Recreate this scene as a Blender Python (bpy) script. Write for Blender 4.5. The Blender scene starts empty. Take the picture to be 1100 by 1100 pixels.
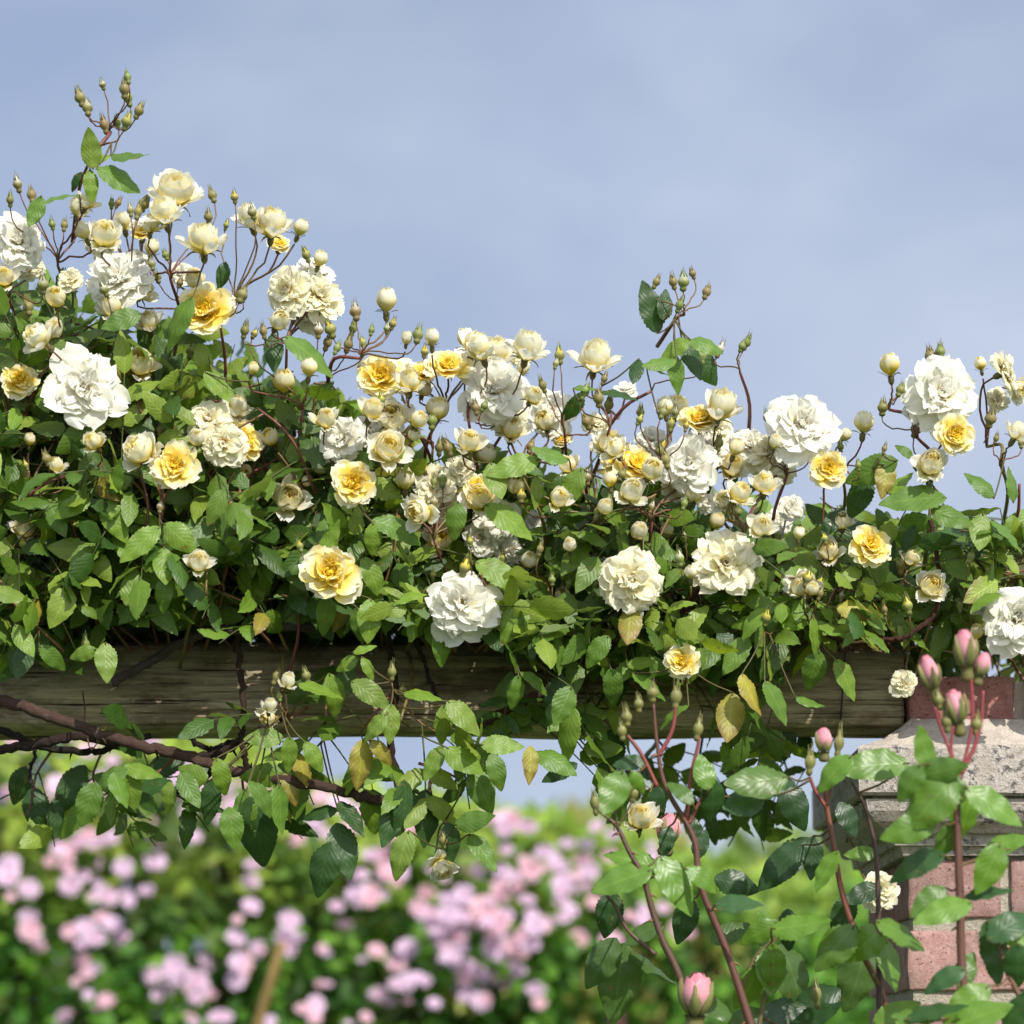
import bpy, math, random
import numpy as np
from mathutils import Vector, noise as mnoise

rng = np.random.default_rng(11)
R = math.radians
sc = bpy.context.scene
col = sc.collection
CAM_D, CAM_Z, HOR = 3.0, 1.7, 1150.0


def P(px, py, Y=0.0):
    s = 0.001 * (CAM_D + Y) / CAM_D
    return np.array([(px - 550) * s, Y, CAM_Z + (HOR - py) * s])


def unit(v):
    v = np.asarray(v, float)
    return v / (np.linalg.norm(v) + 1e-12)


# ------------------------------------------------------------------ mesh builder
class MB:
    def __init__(s):
        s.v, s.q, s.c, s.l, s.n = [], [], [], [], 0

    def add(s, V, Q, C=(1, 1, 1), L=None):
        V = np.asarray(V, float).reshape(-1, 3)
        k = len(V)
        C = np.asarray(C, float)
        if C.ndim == 1:
            C = np.tile(C[:3], (k, 1))
        s.v.append(V); s.q.append(np.asarray(Q, int).reshape(-1, 4) + s.n); s.c.append(C[:, :3])
        s.l.append(np.zeros((k, 3)) if L is None else L)
        s.n += k

    def build(s, name, mat, parent=None, smooth=True, origin=None):
        if not s.v:
            return None
        V, Q, C, L = map(np.concatenate, (s.v, s.q, s.c, s.l))
        if origin is not None:
            V = V - np.asarray(origin)
        me = bpy.data.meshes.new(name)
        me.vertices.add(len(V)); me.vertices.foreach_set('co', V.astype('f').ravel())
        me.loops.add(len(Q) * 4); me.loops.foreach_set('vertex_index', Q.astype('i').ravel())
        me.polygons.add(len(Q))
        me.polygons.foreach_set('loop_start', np.arange(0, len(Q) * 4, 4, dtype='i'))
        me.polygons.foreach_set('loop_total', np.full(len(Q), 4, dtype='i'))
        me.polygons.foreach_set('use_smooth', np.full(len(Q), smooth, dtype=bool))
        a = me.attributes.new('Col', 'FLOAT_COLOR', 'POINT')
        a.data.foreach_set('color', np.hstack([C, np.ones((len(C), 1))]).astype('f').ravel())
        a = me.attributes.new('luv', 'FLOAT_VECTOR', 'POINT')
        a.data.foreach_set('vector', L.astype('f').ravel())
        me.update(calc_edges=True); me.validate()
        me.materials.append(mat)
        o = bpy.data.objects.new(name, me); col.objects.link(o)
        if parent is not None:
            o.parent = parent
        if origin is not None:
            o.location = Vector(origin) if parent is None else Vector(origin) - parent_world(parent)
        elif parent is not None:
            o.location = -parent_world(parent)
        return o


def parent_world(p):
    loc = Vector((0, 0, 0))
    while p is not None:
        loc += p.location; p = p.parent
    return loc


def tag(o, label=None, cat=None, group=None, kind=None):
    if label: o['label'] = label
    if cat: o['category'] = cat
    if group: o['group'] = group
    if kind: o['kind'] = kind
    return o


def empty(name, loc, label, cat, group=None):
    o = bpy.data.objects.new(name, None); col.objects.link(o); o.location = Vector(loc)
    o.empty_display_size = 0.05
    return tag(o, label, cat, group)


def grid_quads(nu, nv, wrap=False):
    i, j = np.meshgrid(np.arange(nu - 1), np.arange(nv if wrap else nv - 1), indexing='ij')
    j2 = (j + 1) % nv
    return np.stack([i * nv + j, i * nv + j2, (i + 1) * nv + j2, (i + 1) * nv + j], -1).reshape(-1, 4)


def frame(axis, spin=0.0):
    z = unit(axis)
    h = np.array([0, 0, 1.0]) if abs(z[2]) < .9 else np.array([1.0, 0, 0])
    x = unit(np.cross(h, z)); y = np.cross(z, x)
    c, s = math.cos(spin), math.sin(spin)
    return np.stack([c * x + s * y, -s * x + c * y, z], 0)      # rows = axes


def smooth_path(pts, n):
    pts = np.asarray(pts, float)
    if len(pts) == 2:
        t = np.linspace(0, 1, n)[:, None]
        return pts[0] * (1 - t) + pts[1] * t
    p = np.vstack([2 * pts[0] - pts[1], pts, 2 * pts[-1] - pts[-2]])
    out = []
    ts = np.linspace(0, len(pts) - 1 - 1e-9, n)
    for t in ts:
        i = int(t); f = t - i
        a, b, c, d = p[i], p[i + 1], p[i + 2], p[i + 3]
        out.append(.5 * (2 * b + (c - a) * f + (2 * a - 5 * b + 4 * c - d) * f * f + (3 * b - a - 3 * c + d) * f ** 3))
    return np.array(out)


def tube(mb, pts, r0, r1, c0, c1=None, n=6, knob=0.0):
    pts = np.asarray(pts, float)
    m = len(pts)
    c1 = c0 if c1 is None else c1
    T = np.gradient(pts, axis=0); T /= np.linalg.norm(T, axis=1)[:, None] + 1e-12
    x = unit(np.cross(T[0], [0.3, 0.9, 0.2]))
    a = np.linspace(0, 2 * math.pi, n, endpoint=False)
    V = []
    for i in range(m):
        x = unit(x - T[i] * np.dot(x, T[i])); y = np.cross(T[i], x)
        f = i / (m - 1)
        r = (r0 * (1 - f) + r1 * f) * (1 + knob * rng.uniform(-1, 1))
        V.append(pts[i] + r * (np.cos(a)[:, None] * x + np.sin(a)[:, None] * y))
    V = np.concatenate(V)
    f = np.repeat(np.linspace(0, 1, m), n)[:, None]
    C = np.asarray(c0) * (1 - f) + np.asarray(c1) * f
    L = np.stack([np.repeat(np.linspace(0, 1, m), n), np.tile(a, m), np.zeros(m * n)], 1)
    # close both ends with a tiny ring
    V = np.vstack([np.repeat(pts[:1], n, 0), V, np.repeat(pts[-1:], n, 0)])
    C = np.vstack([C[:n], C, C[-n:]]); L = np.vstack([L[:n], L, L[-n:]])
    mb.add(V, grid_quads(m + 2, n, True), C, L)


# ------------------------------------------------------------------ materials
def newmat(name):
    m = bpy.data.materials.new(name); m.use_nodes = True
    nt = m.node_tree; nt.nodes.clear()
    return m, nt, nt.nodes, nt.links


def nd(nt, t, **kw):
    n = nt.nodes.new(t)
    for k, v in kw.items():
        if k in n.inputs.keys() if isinstance(k, str) else False:
            n.inputs[k].default_value = v
        else:
            setattr(n, k, v)
    return n


def math_(nt, op, a, b=None, c=None):
    n = nt.nodes.new('ShaderNodeMath'); n.operation = op
    for i, x in enumerate((a, b, c)):
        if x is None: continue
        if isinstance(x, (int, float)): n.inputs[i].default_value = x
        else: nt.links.new(x, n.inputs[i])
    return n.outputs[0]


def mix(nt, f, a, b, mode='MIX'):
    n = nt.nodes.new('ShaderNodeMix'); n.data_type = 'RGBA'; n.blend_type = mode
    for s, x in (('Factor', f), ('A', a), ('B', b)):
        inp = n.inputs[0] if s == 'Factor' else n.inputs[6 if s == 'A' else 7]
        if isinstance(x, (int, float)): inp.default_value = x
        elif isinstance(x, tuple): inp.default_value = x if len(x) == 4 else (*x, 1)
        else: nt.links.new(x, inp)
    return n.outputs[2]


def noise(nt, vec, scale, detail=4, rough=.6):
    n = nt.nodes.new('ShaderNodeTexNoise'); n.inputs['Scale'].default_value = scale
    n.inputs['Detail'].default_value = detail; n.inputs['Roughness'].default_value = rough
    if vec is not None: nt.links.new(vec, n.inputs['Vector'])
    return n.outputs[0]


def ramp(nt, f, *stops):
    n = nt.nodes.new('ShaderNodeValToRGB'); nt.links.new(f, n.inputs[0])
    e = n.color_ramp.elements
    while len(e) < len(stops): e.new(.5)
    for k, (p, c) in zip(e, stops):
        k.position = p; k.color = (c, c, c, 1) if isinstance(c, (int, float)) else (*c, 1)
    return n.outputs[0]


def bump(nt, h, strength, dist):
    n = nt.nodes.new('ShaderNodeBump'); n.inputs['Strength'].default_value = strength
    n.inputs['Distance'].default_value = dist; nt.links.new(h, n.inputs['Height'])
    return n.outputs[0]


def coords(nt, scale=(1, 1, 1)):
    t = nt.nodes.new('ShaderNodeNewGeometry').outputs['Position']
    m = nt.nodes.new('ShaderNodeMapping'); m.inputs['Scale'].default_value = scale
    nt.links.new(t, m.inputs['Vector'])
    return m.outputs[0]


def out(nt, sh):
    o = nt.nodes.new('ShaderNodeOutputMaterial'); nt.links.new(sh, o.inputs['Surface'])


def principled(nt, color, rough, normal=None, spec=.5):
    p = nt.nodes.new('ShaderNodeBsdfPrincipled')
    for k, x in (('Base Color', color), ('Roughness', rough)):
        if isinstance(x, (int, float)): p.inputs[k].default_value = x
        elif isinstance(x, tuple): p.inputs[k].default_value = (*x[:3], 1)
        else: nt.links.new(x, p.inputs[k])
    p.inputs['Specular IOR Level'].default_value = spec
    if normal is not None: nt.links.new(normal, p.inputs['Normal'])
    return p.outputs[0]


def attr(nt, name):
    a = nt.nodes.new('ShaderNodeAttribute'); a.attribute_name = name
    return a


def addsh(nt, f, a, b):
    m = nt.nodes.new('ShaderNodeMixShader'); m.inputs[0].default_value = f
    nt.links.new(a, m.inputs[1]); nt.links.new(b, m.inputs[2])
    return m.outputs[0]


def petal_material(name, trans=.28, vein=.25):
    m, nt, N, L = newmat(name)
    c = attr(nt, 'Col').outputs['Color']
    uv = attr(nt, 'luv').outputs['Vector']
    mp = nt.nodes.new('ShaderNodeMapping'); mp.inputs['Scale'].default_value = (3, 14, 1); L.new(uv, mp.inputs[0])
    streak = noise(nt, mp.outputs[0], 1.6, 3)
    c2 = mix(nt, math_(nt, 'MULTIPLY', streak, vein), c, mix(nt, 1.0, c, (.95, .91, .80), 'MULTIPLY'))
    nrm = bump(nt, math_(nt, 'ADD', streak, noise(nt, coords(nt), 200, 3)), .22, .001)
    p = principled(nt, c2, .6, nrm, .25)
    t = nt.nodes.new('ShaderNodeBsdfTranslucent'); L.new(c2, t.inputs['Color'])
    out(nt, addsh(nt, trans, p, t.outputs[0]))
    return m


def leaf_material(name, rough=.34, trans=.22, gloss=.5, bs=.32):
    m, nt, N, L = newmat(name)
    c = attr(nt, 'Col').outputs['Color']
    sep = nt.nodes.new('ShaderNodeSeparateXYZ'); L.new(attr(nt, 'luv').outputs['Vector'], sep.inputs[0])
    u, v, rnd = sep.outputs
    au = math_(nt, 'ABSOLUTE', u)
    mid = math_(nt, 'SUBTRACT', 1.0, math_(nt, 'SMOOTHSTEP', au, 0.0, .12)) if False else ramp(nt, au, (0, 1.0), (.09, 0.0))
    ph = math_(nt, 'FRACT', math_(nt, 'SUBTRACT', math_(nt, 'MULTIPLY', v, 8.0), math_(nt, 'MULTIPLY', au, 2.3)))
    tri = math_(nt, 'ABSOLUTE', math_(nt, 'SUBTRACT', ph, .5))
    side = ramp(nt, tri, (0, 1.0), (.14, 0.0))
    vein = math_(nt, 'MAXIMUM', mid, math_(nt, 'MULTIPLY', side, .45))
    blot = noise(nt, coords(nt), 70, 4)
    c1 = mix(nt, ramp(nt, blot, (.35, 0.0), (.75, .7)), c, mix(nt, 1.0, c, (.62, .72, .6), 'MULTIPLY'))
    c2 = mix(nt, math_(nt, 'MULTIPLY', vein, .28), c1, mix(nt, 1.0, c1, (2.3, 1.9, 2.0), 'MULTIPLY'))
    sp = math_(nt, 'MULTIPLY', ramp(nt, noise(nt, coords(nt), 150, 3, .7), (.62, 0.0), (.68, .9)), math_(nt, 'GREATER_THAN', rnd, .62))
    c2 = mix(nt, sp, c2, (.17, .11, .035))
    geo = nt.nodes.new('ShaderNodeNewGeometry')
    under = mix(nt, .55, c2, (.16, .22, .11))
    cf = mix(nt, geo.outputs['Backfacing'], c2, under)
    rg = math_(nt, 'ADD', math_(nt, 'MULTIPLY', geo.outputs['Backfacing'], .3), math_(nt, 'ADD', rough, math_(nt, 'MULTIPLY', blot, .14)))
    h = math_(nt, 'ADD', math_(nt, 'MULTIPLY', vein, -.55), math_(nt, 'MULTIPLY', ramp(nt, tri, (.0, 0.0), (.5, 1.0)), .5))
    h = math_(nt, 'ADD', h, math_(nt, 'MULTIPLY', noise(nt, coords(nt), 110, 2), 1.2))
    h = math_(nt, 'ADD', h, math_(nt, 'MULTIPLY', noise(nt, coords(nt), 420, 2), .5))
    p = principled(nt, cf, rg, bump(nt, h, bs, .0012), gloss)
    t = nt.nodes.new('ShaderNodeBsdfTranslucent')
    L.new(mix(nt, 1.0, cf, (2.6, 2.4, .9), 'MULTIPLY'), t.inputs['Color'])
    out(nt, addsh(nt, trans, p, t.outputs[0]))
    return m


def simple_material(name, rough=.5, bscale=300, bs=.3, dist=.0008, var=.5):
    m, nt, N, L = newmat(name)
    c = attr(nt, 'Col').outputs['Color']
    n = noise(nt, coords(nt), bscale, 4)
    c2 = mix(nt, math_(nt, 'MULTIPLY', n, var), c, mix(nt, 1.0, c, (.45, .42, .4), 'MULTIPLY'))
    out(nt, principled(nt, c2, rough, bump(nt, n, bs, dist), .4))
    return m


def bark_material(name):
    m, nt, N, L = newmat(name)
    c = attr(nt, 'Col').outputs['Color']
    mp = nt.nodes.new('ShaderNodeMapping'); mp.inputs['Scale'].default_value = (9, 6, 1)
    L.new(attr(nt, 'luv').outputs['Vector'], mp.inputs[0])
    n = noise(nt, mp.outputs[0], 3.0, 5, .7)
    n2 = noise(nt, coords(nt, (.35, 1, 1)), 190, 4, .7)
    c2 = mix(nt, ramp(nt, n, (.35, 0.0), (.65, 1.0)), mix(nt, 1.0, c, (.35, .3, .28), 'MULTIPLY'), c)
    c2 = mix(nt, ramp(nt, n2, (.55, 0.0), (.75, .7)), c2, (.2, .16, .13))
    out(nt, principled(nt, c2, .8, bump(nt, math_(nt, 'ADD', n, n2), .9, .004), .25))
    return m


PETAL = petal_material('rose_petal', .42)
PINKP = petal_material('pink_petal', .25)
LEAF = leaf_material('rose_leaf', .38, .26, .42, .28)
BIGLEAF = leaf_material('glossy_leaf', .30, .28, .42, .17)
BGLEAF = leaf_material('shrub_leaf', .5, .3, .3)
STEM = simple_material('rose_stem', .45)
BUD = simple_material('rose_bud', .5, 500, .3, .0005, .45)
BARK = bark_material('old_bark')
STAMEN = simple_material('stamen', .6)

# ------------------------------------------------------------------ leaves
def leaflet(nr=13, fold=.25, droop=.5, twist=.0, wr=.56, ser=.045, tip=.9):
    """unit leaflet: length 1 along +y, x across, z upper side; fold = V angle, droop = curvature"""
    us = np.array([-1, -.55, 0, .55, 1.0])
    t = np.linspace(0, 1, nr)
    w = wr / 2 * np.sin(np.pi * np.clip(t, 0, 1) ** .82) ** .8 * (1 - .18 * t) + .004
    ang = -droop * t
    dt = np.gradient(t)
    y = np.cumsum(np.cos(ang) * dt); z = np.cumsum(np.sin(ang) * dt); y -= y[0]; z -= z[0]
    V = np.zeros((nr, 5, 3)); L = np.zeros((nr, 5, 3))
    saw = np.where(np.arange(nr) % 2 == 0, ser, -ser) * (t > .12) * (t < .97)
    for k, u in enumerate(us):
        ww = w * (1 + (saw / np.maximum(w, .05) * .35 if abs(u) == 1 else 0))
        lift = np.abs(u) * w * math.tan(fold) - .22 * w * u * u * 1.2 + .016 * np.sin(t * 20 + 2.2 * abs(u)) * abs(u)
        V[:, k, 0] = u * ww
        V[:, k, 1] = y - np.sin(ang) * lift - (saw * .5 if abs(u) == 1 else 0)
        V[:, k, 2] = z + np.cos(ang) * lift + twist * u * w * t
        L[:, k, 0] = u; L[:, k, 1] = t
    return V.reshape(-1, 3), L.reshape(-1, 3)


LQ = grid_quads(13, 5)
LTEMPL = [leaflet(13, f, d, tw, wr) for f, d, tw, wr in
          ((.25, .35, .2, .58), (.1, .7, -.3, .6), (.38, .55, .1, .55), (.18, -.25, .3, .62), (.3, 1.0, -.2, .56), (.05, .3, .5, .6), (.45, .8, .0, .52), (.2, .15, -.4, .58))]
BIGT = [leaflet(25, f, d, tw, wr, .03) for f, d, tw, wr in
        ((.22, .5, .2, .66), (.1, .75, -.2, .7), (.32, .3, .15, .64), (.15, -.15, .3, .7), (.3, .9, -.15, .62))]
BQ = grid_quads(25, 5)


def leaf_tint(kind='n'):
    g = rng.uniform(0, 1)
    base = np.array([.034, .084, .013]) * (1 - g) + np.array([.150, .250, .028]) * g
    if rng.random() < .2: base = np.array([.21, .29, .04])
    if kind == 'y': base = np.array([.34, .30, .045]) * rng.uniform(.7, 1.1)
    if kind == 'yg': base = np.array([.20, .27, .04]) * rng.uniform(.8, 1.1)
    return base * rng.uniform(.85, 1.15)


def put_leaflet(mb, base, d, n, L, tint, T=None, Q=LQ, wide=1.0):
    V, uv = LTEMPL[rng.integers(len(LTEMPL))] if T is None else T
    y = unit(d); z = unit(n - y * np.dot(n, y)); x = np.cross(y, z)
    W = V[:, :1] * L * wide * x + V[:, 1:2] * L * y + V[:, 2:3] * L * z + base
    uv = uv.copy(); uv[:, 2] = rng.random()
    C = np.tile(tint, (len(V), 1))
    if tint[0] > .25:                                            # dying leaf: brown towards margin and tip
        e = np.clip(np.abs(uv[:, :1]) * .55 + uv[:, 1:2] * .75 - .45 + rng.uniform(-.1, .15, (len(V), 1)), 0, 1)
        C = C * (1 - e) + np.array([.17, .075, .03]) * e
    mb.add(W, Q, C, uv)


def compound(mb, base, d, n, size, npair=2, tintk='n', avoid=None, stemc=(.10, .12, .03)):
    """pinnate rose leaf: rachis with npair pairs of leaflets and one at the tip"""
    d = unit(d); n = unit(n - d * np.dot(n, d)); s = np.cross(d, n)
    Lr = size * (1.05 + .55 * npair)
    pts = []; p = np.array(base, float); dd = d.copy()
    for k in range(7):
        pts.append(p.copy()); p = p + dd * Lr / 6
        dd = unit(dd + np.array([0, 0, -.075]) + rng.normal(0, .03, 3))
    pts = np.array(pts)
    t0 = leaf_tint(tintk)
    items = [(pts[6], dd, size * rng.uniform(1.0, 1.15))]
    for k in range(npair):
        f = 6 * (.42 + .58 * (k + .25) / npair) if npair > 1 else 3.6
        q = pts[min(int(f), 5)] * (1 - f % 1) + pts[min(int(f) + 1, 6)] * (f % 1)
        for sg in (-1, 1):
            items.append((q, unit(s * sg * rng.uniform(.8, 1.2) + d * rng.uniform(.45, .9) + rng.normal(0, .12, 3)), size * rng.uniform(.78, 1.0)))
    k = 0
    items = [it for it in items if avoid is None or not (avoid(it[0] + it[1] * it[2] * .5) or avoid(it[0] + it[1] * it[2]))]
    if len(items) < 1 + npair: return 0
    tube(mb, pts, size * .022, size * .014, stemc, stemc, 4)
    for q, di, Ls in items:
        nn = unit(n + rng.normal(0, .36, 3))
        tk = t0 * rng.uniform(.88, 1.12)
        if tintk == 'n' and rng.random() < .018: tk = leaf_tint('y')
        put_leaflet(mb, q, di, nn, Ls, tk, wide=rng.uniform(.78, 1.0)); k += 1
    return k


# ------------------------------------------------------------------ flowers
WH = np.array([.93, .915, .83]); CR = np.array([.93, .87, .56]); YE = np.array([.98, .79, .03]); DY = np.array([.99, .61, .003])


def petal(L, W, phi0, phi1, cup=.15, rip=.05, notch=.08, nu=8, nv=9):
    t = np.linspace(0, 1, nu)[:, None]; v = np.linspace(-1, 1, nv)[None, :]
    phi = np.radians(phi0 + (phi1 - phi0) * t ** 1.15)
    dt = 1 / (nu - 1)
    r = np.cumsum(np.sin(phi), 0) * L * dt; z = np.cumsum(np.cos(phi), 0) * L * dt
    r -= r[0]; z -= z[0]
    w = W / 2 * np.where(t < .62, (t / .62) ** .62 * .9 + .1, np.sqrt(np.clip(1 - ((t - .62) / .40) ** 2 * .93, 0, 1)))
    k1, k2, ph1, ph2 = rng.uniform(1.2, 2.6), rng.uniform(2.5, 4.5), rng.uniform(0, 6.3), rng.uniform(0, 6.3)
    off = cup * w * v ** 2 * 1.3 + rip * L * t ** 1.6 * (np.sin(k1 * math.pi * v + ph1) + .55 * np.sin(k2 * math.pi * v + ph2 + 2 * t))
    off = off + rip * .5 * L * np.sin(5 * t + ph1) * t
    sh = 1 - notch * np.exp(-(v / .35) ** 2) * t ** 3 + .035 * t ** 3 * np.sin(9 * v + ph2)
    R_ = r * sh - np.cos(phi) * off; Z = z * sh + np.sin(phi) * off
    V = np.stack([R_ + 0 * v, w * v * (1 + .08 * np.sin(3 * v + ph1)), Z + 0 * v], -1)
    uv = np.stack([t + 0 * v, v + 0 * t, np.zeros((nu, nv))], -1)
    return V.reshape(-1, 3), uv.reshape(-1, 3), grid_quads(nu, nv)


def wrap_petal(Rm, H, az, span, lip, close, nu=9, nv=9, rip=.03):
    t = np.linspace(0, 1, nu)[:, None]; v = np.linspace(-1, 1, nv)[None, :]
    r = Rm * (np.sin(np.minimum(t * 1.55, 1) * math.pi / 2) ** .8) - close * Rm * np.clip(t - .55, 0, 1) ** 1.5 * 2.2 + lip * Rm * np.clip(t - .6, 0, 1) ** 2 * 6
    z = H * (t ** .95) - lip * H * np.clip(t - .75, 0, 1) ** 2 * 3.2
    sp = span / 2 * np.where(t < .5, .75 + .5 * t, np.sqrt(np.clip(1 - ((t - .5) / .53) ** 2 * .85, .02, 1)))
    ph = rng.uniform(0, 6.3)
    rr = r * (1 + .07 * v) * (1 + rip * t ** 2 * np.sin(4 * v + ph)) + .05 * Rm * np.abs(v) ** 3 * lip * 4 * t
    zz = z + rip * H * t ** 2 * np.sin(3 * v + ph * 2)
    a = az + v * sp
    V = np.stack([rr * np.cos(a), rr * np.sin(a), zz + 0 * a], -1)
    uv = np.stack([t + 0 * v, v + 0 * t, np.zeros((nu, nv))], -1)
    return V.reshape(-1, 3), uv.reshape(-1, 3), grid_quads(nu, nv)


def rotz(V, a):
    c, s = math.cos(a), math.sin(a)
    return np.stack([V[:, 0] * c - V[:, 1] * s, V[:, 0] * s + V[:, 1] * c, V[:, 2]], 1)


def sst(x, a, b):
    x = np.clip((x - a) / (b - a), 0, 1); return x * x * (3 - 2 * x)


def pcol(uv, cb, ct, a, b):
    f = sst(uv[:, :1], a, b)
    return (np.asarray(cb) * (1 - f) + np.asarray(ct) * f) * rng.uniform(.95, 1.04)


def open_flower(mb, d, yel):
    """ruffled double rose; d diameter; yel 0 white .. 1 golden centre.  axis +z, base at origin"""
    r = d / 2
    tipc = WH * (1 - .25 * yel) + CR * .25 * yel if yel < .2 or yel > .45 else WH * .6 + CR * .4
    inner = CR * (1 - yel) + YE * yel
    deep = np.array([.84, .70, .30]) * (1 - yel) + DY * yel
    if yel < .45:
        whorls = [(7, 1.00, 78, 104, .10, .045, 1.02), (8, .92, 64, 92, .14, .06, .88), (9, .80, 50, 82, .2, .075, .78), (9, .66, 38, 72, .28, .09, .72), (8, .50, 24, 62, .34, .11, .7), (7, .36, 8, 52, .4, .12, .7)]
    else:
        whorls = [(6, 1.02, 62, 92, .22, .04, 1.15), (6, .95, 50, 80, .28, .045, 1.1), (8, .80, 36, 62, .32, .06, .85), (10, .64, 24, 52, .38, .09, .7), (12, .52, 12, 46, .45, .12, .62), (10, .42, 2, 40, .5, .14, .6), (7, .3, -8, 34, .5, .14, .7)]
    for wi, (n, ls, p0, p1, cup, rip, ws) in enumerate(whorls):
        f = wi / (len(whorls) - 1)
        a0 = rng.uniform(0, 6.3)
        for k in range(n):
            L = r * ls * rng.uniform(.80, 1.10)
            dev = rng.normal(0, 10 + 14 * f)
            V, uv, Q = petal(L, r * ls * ws * rng.uniform(.85, 1.12), p0 + dev * .6, p1 + dev, cup * rng.uniform(.5, 1.4), rip * rng.uniform(.5, 1.4), rng.uniform(.02, .16))
            V = rotz(V + np.array([r * .04 * (1 - f), 0, r * .02 * wi]), rng.normal(0, .12 + .1 * f))
            tw = rng.normal(0, .12 + .25 * f)
            V = rotz(V, a0 + 2 * math.pi * (k + rng.normal(0, .22)) / n)
            if yel < .45:
                C = pcol(uv, YE * (.30 + yel) + CR * (.70 - yel), tipc, .0, .62 if yel < .2 else .85)
            else:
                cb = inner * (1 - f) + deep * f
                g = sst(np.array(f), .10, .62)
                cb = (YE * .75 + CR * .25) * (1 - f) + DY * f
                ct = tipc * (1 - g) + (YE * .9 + CR * .1) * g
                C = pcol(uv, cb, ct, .5 + .25 * f, 1.02)
            mb.add(V, Q, C, uv)
    return .0


def half_flower(mb, d, h, yel, op):
    """cup shaped opening rose, petals wrapped round a core. op 0 tight .. 1 loose"""
    r = d / 2
    outer = WH * (1 - .35 * yel) + CR * .35 * yel
    base = CR * (.75 - .75 * yel) + YE * (.25 + .75 * yel)
    core = CR * (1 - yel) * .9 + YE * yel + .1 * WH * (1 - yel)
    layers = [(5, 1.0, .90, 2.0, .26 * max(0, op - .25), .34 - .25 * op), (5, .90, .97, 2.0, .12 * max(0, op - .4), .62 - .34 * op), (4, .74, 1.0, 2.2, 0, .78 - .42 * op), (4, .54, .98, 2.4, 0, .8 - .45 * op), (3, .34, .95, 2.8, 0, .8 - .5 * op)]
    if op >= .3:                                                 # loose outer petals falling away from the cup
        n = int(2 + 4.5 * op); a0 = rng.uniform(0, 6.3)
        for k in range(n):
            V, uv, Q = petal(h * rng.uniform(.85, 1.08), d * rng.uniform(.55, .78), 68, rng.uniform(8, 30) + 48 * op, .42, .06, rng.uniform(.02, .15))
            mb.add(rotz(V + [r * .1, 0, -.02 * h], a0 + 2 * math.pi * (k + rng.normal(0, .25)) / n), Q, pcol(uv, base, WH * .8 + outer * .2, .15, .8), uv)
        r *= .9
    for li, (n, rs, hs, span, lip, close) in enumerate(layers):
        a0 = rng.uniform(0, 6.3); f = li / 4
        for k in range(n):
            V, uv, Q = wrap_petal(r * rs * rng.uniform(.94, 1.04), h * hs * rng.uniform(.88, 1.04), a0 + 2 * math.pi * k / n, span * rng.uniform(.85, 1.1), lip * rng.uniform(.5, 1.5), close, rip=.025 + .03 * op)
            mb.add(V, Q, pcol(uv, base, outer * (1 - f) + (base * .7 + outer * .3) * f, .3, .95), uv)


BP = np.array([(0, .10), (.05, .24), (.14, .32), (.22, .27), (.28, .30), (.38, .44), (.50, .5), (.62, .46), (.76, .30), (.90, .13), (1, .01)])


def bud_shape(mb, h, w, show=0.0, pcolr=CR, red=.4):
    n = 15
    a = np.linspace(0, 2 * math.pi, n, endpoint=False)
    prof = BP.copy()
    g = np.array([.20, .26, .065]) * (1 - red) + np.array([.31, .15, .09]) * red
    V, C = [], []
    for z, rr in prof:
        rad = rr * w * (1 + (.07 * np.cos(5 * a) if z > .3 else 0))
        V.append(np.stack([rad * np.cos(a), rad * np.sin(a), np.full(n, z * h)], 1))
        seam = np.clip(np.cos(5 * a + math.pi) - .55, 0, 1)[:, None] * 2 * (z > .34) * (.35 + show)
        seam = np.clip(seam, 0, 1)
        if show > .3 and z > .5: seam = np.clip(seam + (z - .45) * 2.2 * show, 0, 1)
        C.append((g * (1 - .25 * (z < .2)) * (1 - seam) + np.asarray(pcolr) * seam) * rng.uniform(.9, 1.1))
    mb.add(np.concatenate(V), grid_quads(len(prof), n, True), np.concatenate(C))
    for k in range(5):                                           # sepal tips
        aa = k * 2 * math.pi / 5 + rng.uniform(-.2, .2); ln = rng.uniform(.08, .38) * h
        d = np.array([math.cos(aa), math.sin(aa), 0])
        p = [d * w * .30 + [0, 0, .74 * h], d * w * (.17 + .1 * rng.random()) + [0, 0, .95 * h], d * w * rng.uniform(.02, .32) + [0, 0, .95 * h + ln]]
        tube(mb, smooth_path(p, 4), w * .07, w * .015, g * .9, g * .8, 4)


def calyx_shape(mb, r, hip, reflex=1.0, red=.4):
    """receptacle below the origin plus five sepals spreading or bending back"""
    g = np.array([.15, .18, .055]) * (1 - red) + np.array([.22, .10, .06]) * red
    n = 9; a = np.linspace(0, 2 * math.pi, n, endpoint=False)
    V = []
    for z, rr in ((-1.25, .12), (-1.1, .3), (-.7, .48), (-.3, .46), (0, .52), (.12, .3)):
        V.append(np.stack([rr * hip * np.cos(a), rr * hip * np.sin(a), np.full(n, z * hip)], 1))
    mb.add(np.concatenate(V), grid_quads(6, n, True), g * .9)
    for k in range(5):
        ph = 40 + 90 * reflex + rng.normal(0, 22)
        V, uv, Q = petal(r * rng.uniform(.9, 1.25), r * .34, 55, ph, .3, .03, 0, 6, 3)
        t = uv[:, 0]
        V[:, 1] *= (1 - .85 * t)
        mb.add(rotz(V + [hip * .35, 0, 0], k * 1.2566 + rng.uniform(-.2, .2)), Q, g * rng.uniform(.8, 1.2), uv)


def place(mb_local, loc, axis, spin=None):
    """transform the local builder's contents so that +z becomes axis"""
    F = frame(axis, rng.uniform(0, 6.3) if spin is None else spin)
    for i, V in enumerate(mb_local.v):
        mb_local.v[i] = V @ F + np.asarray(loc)
    return mb_local


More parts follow.
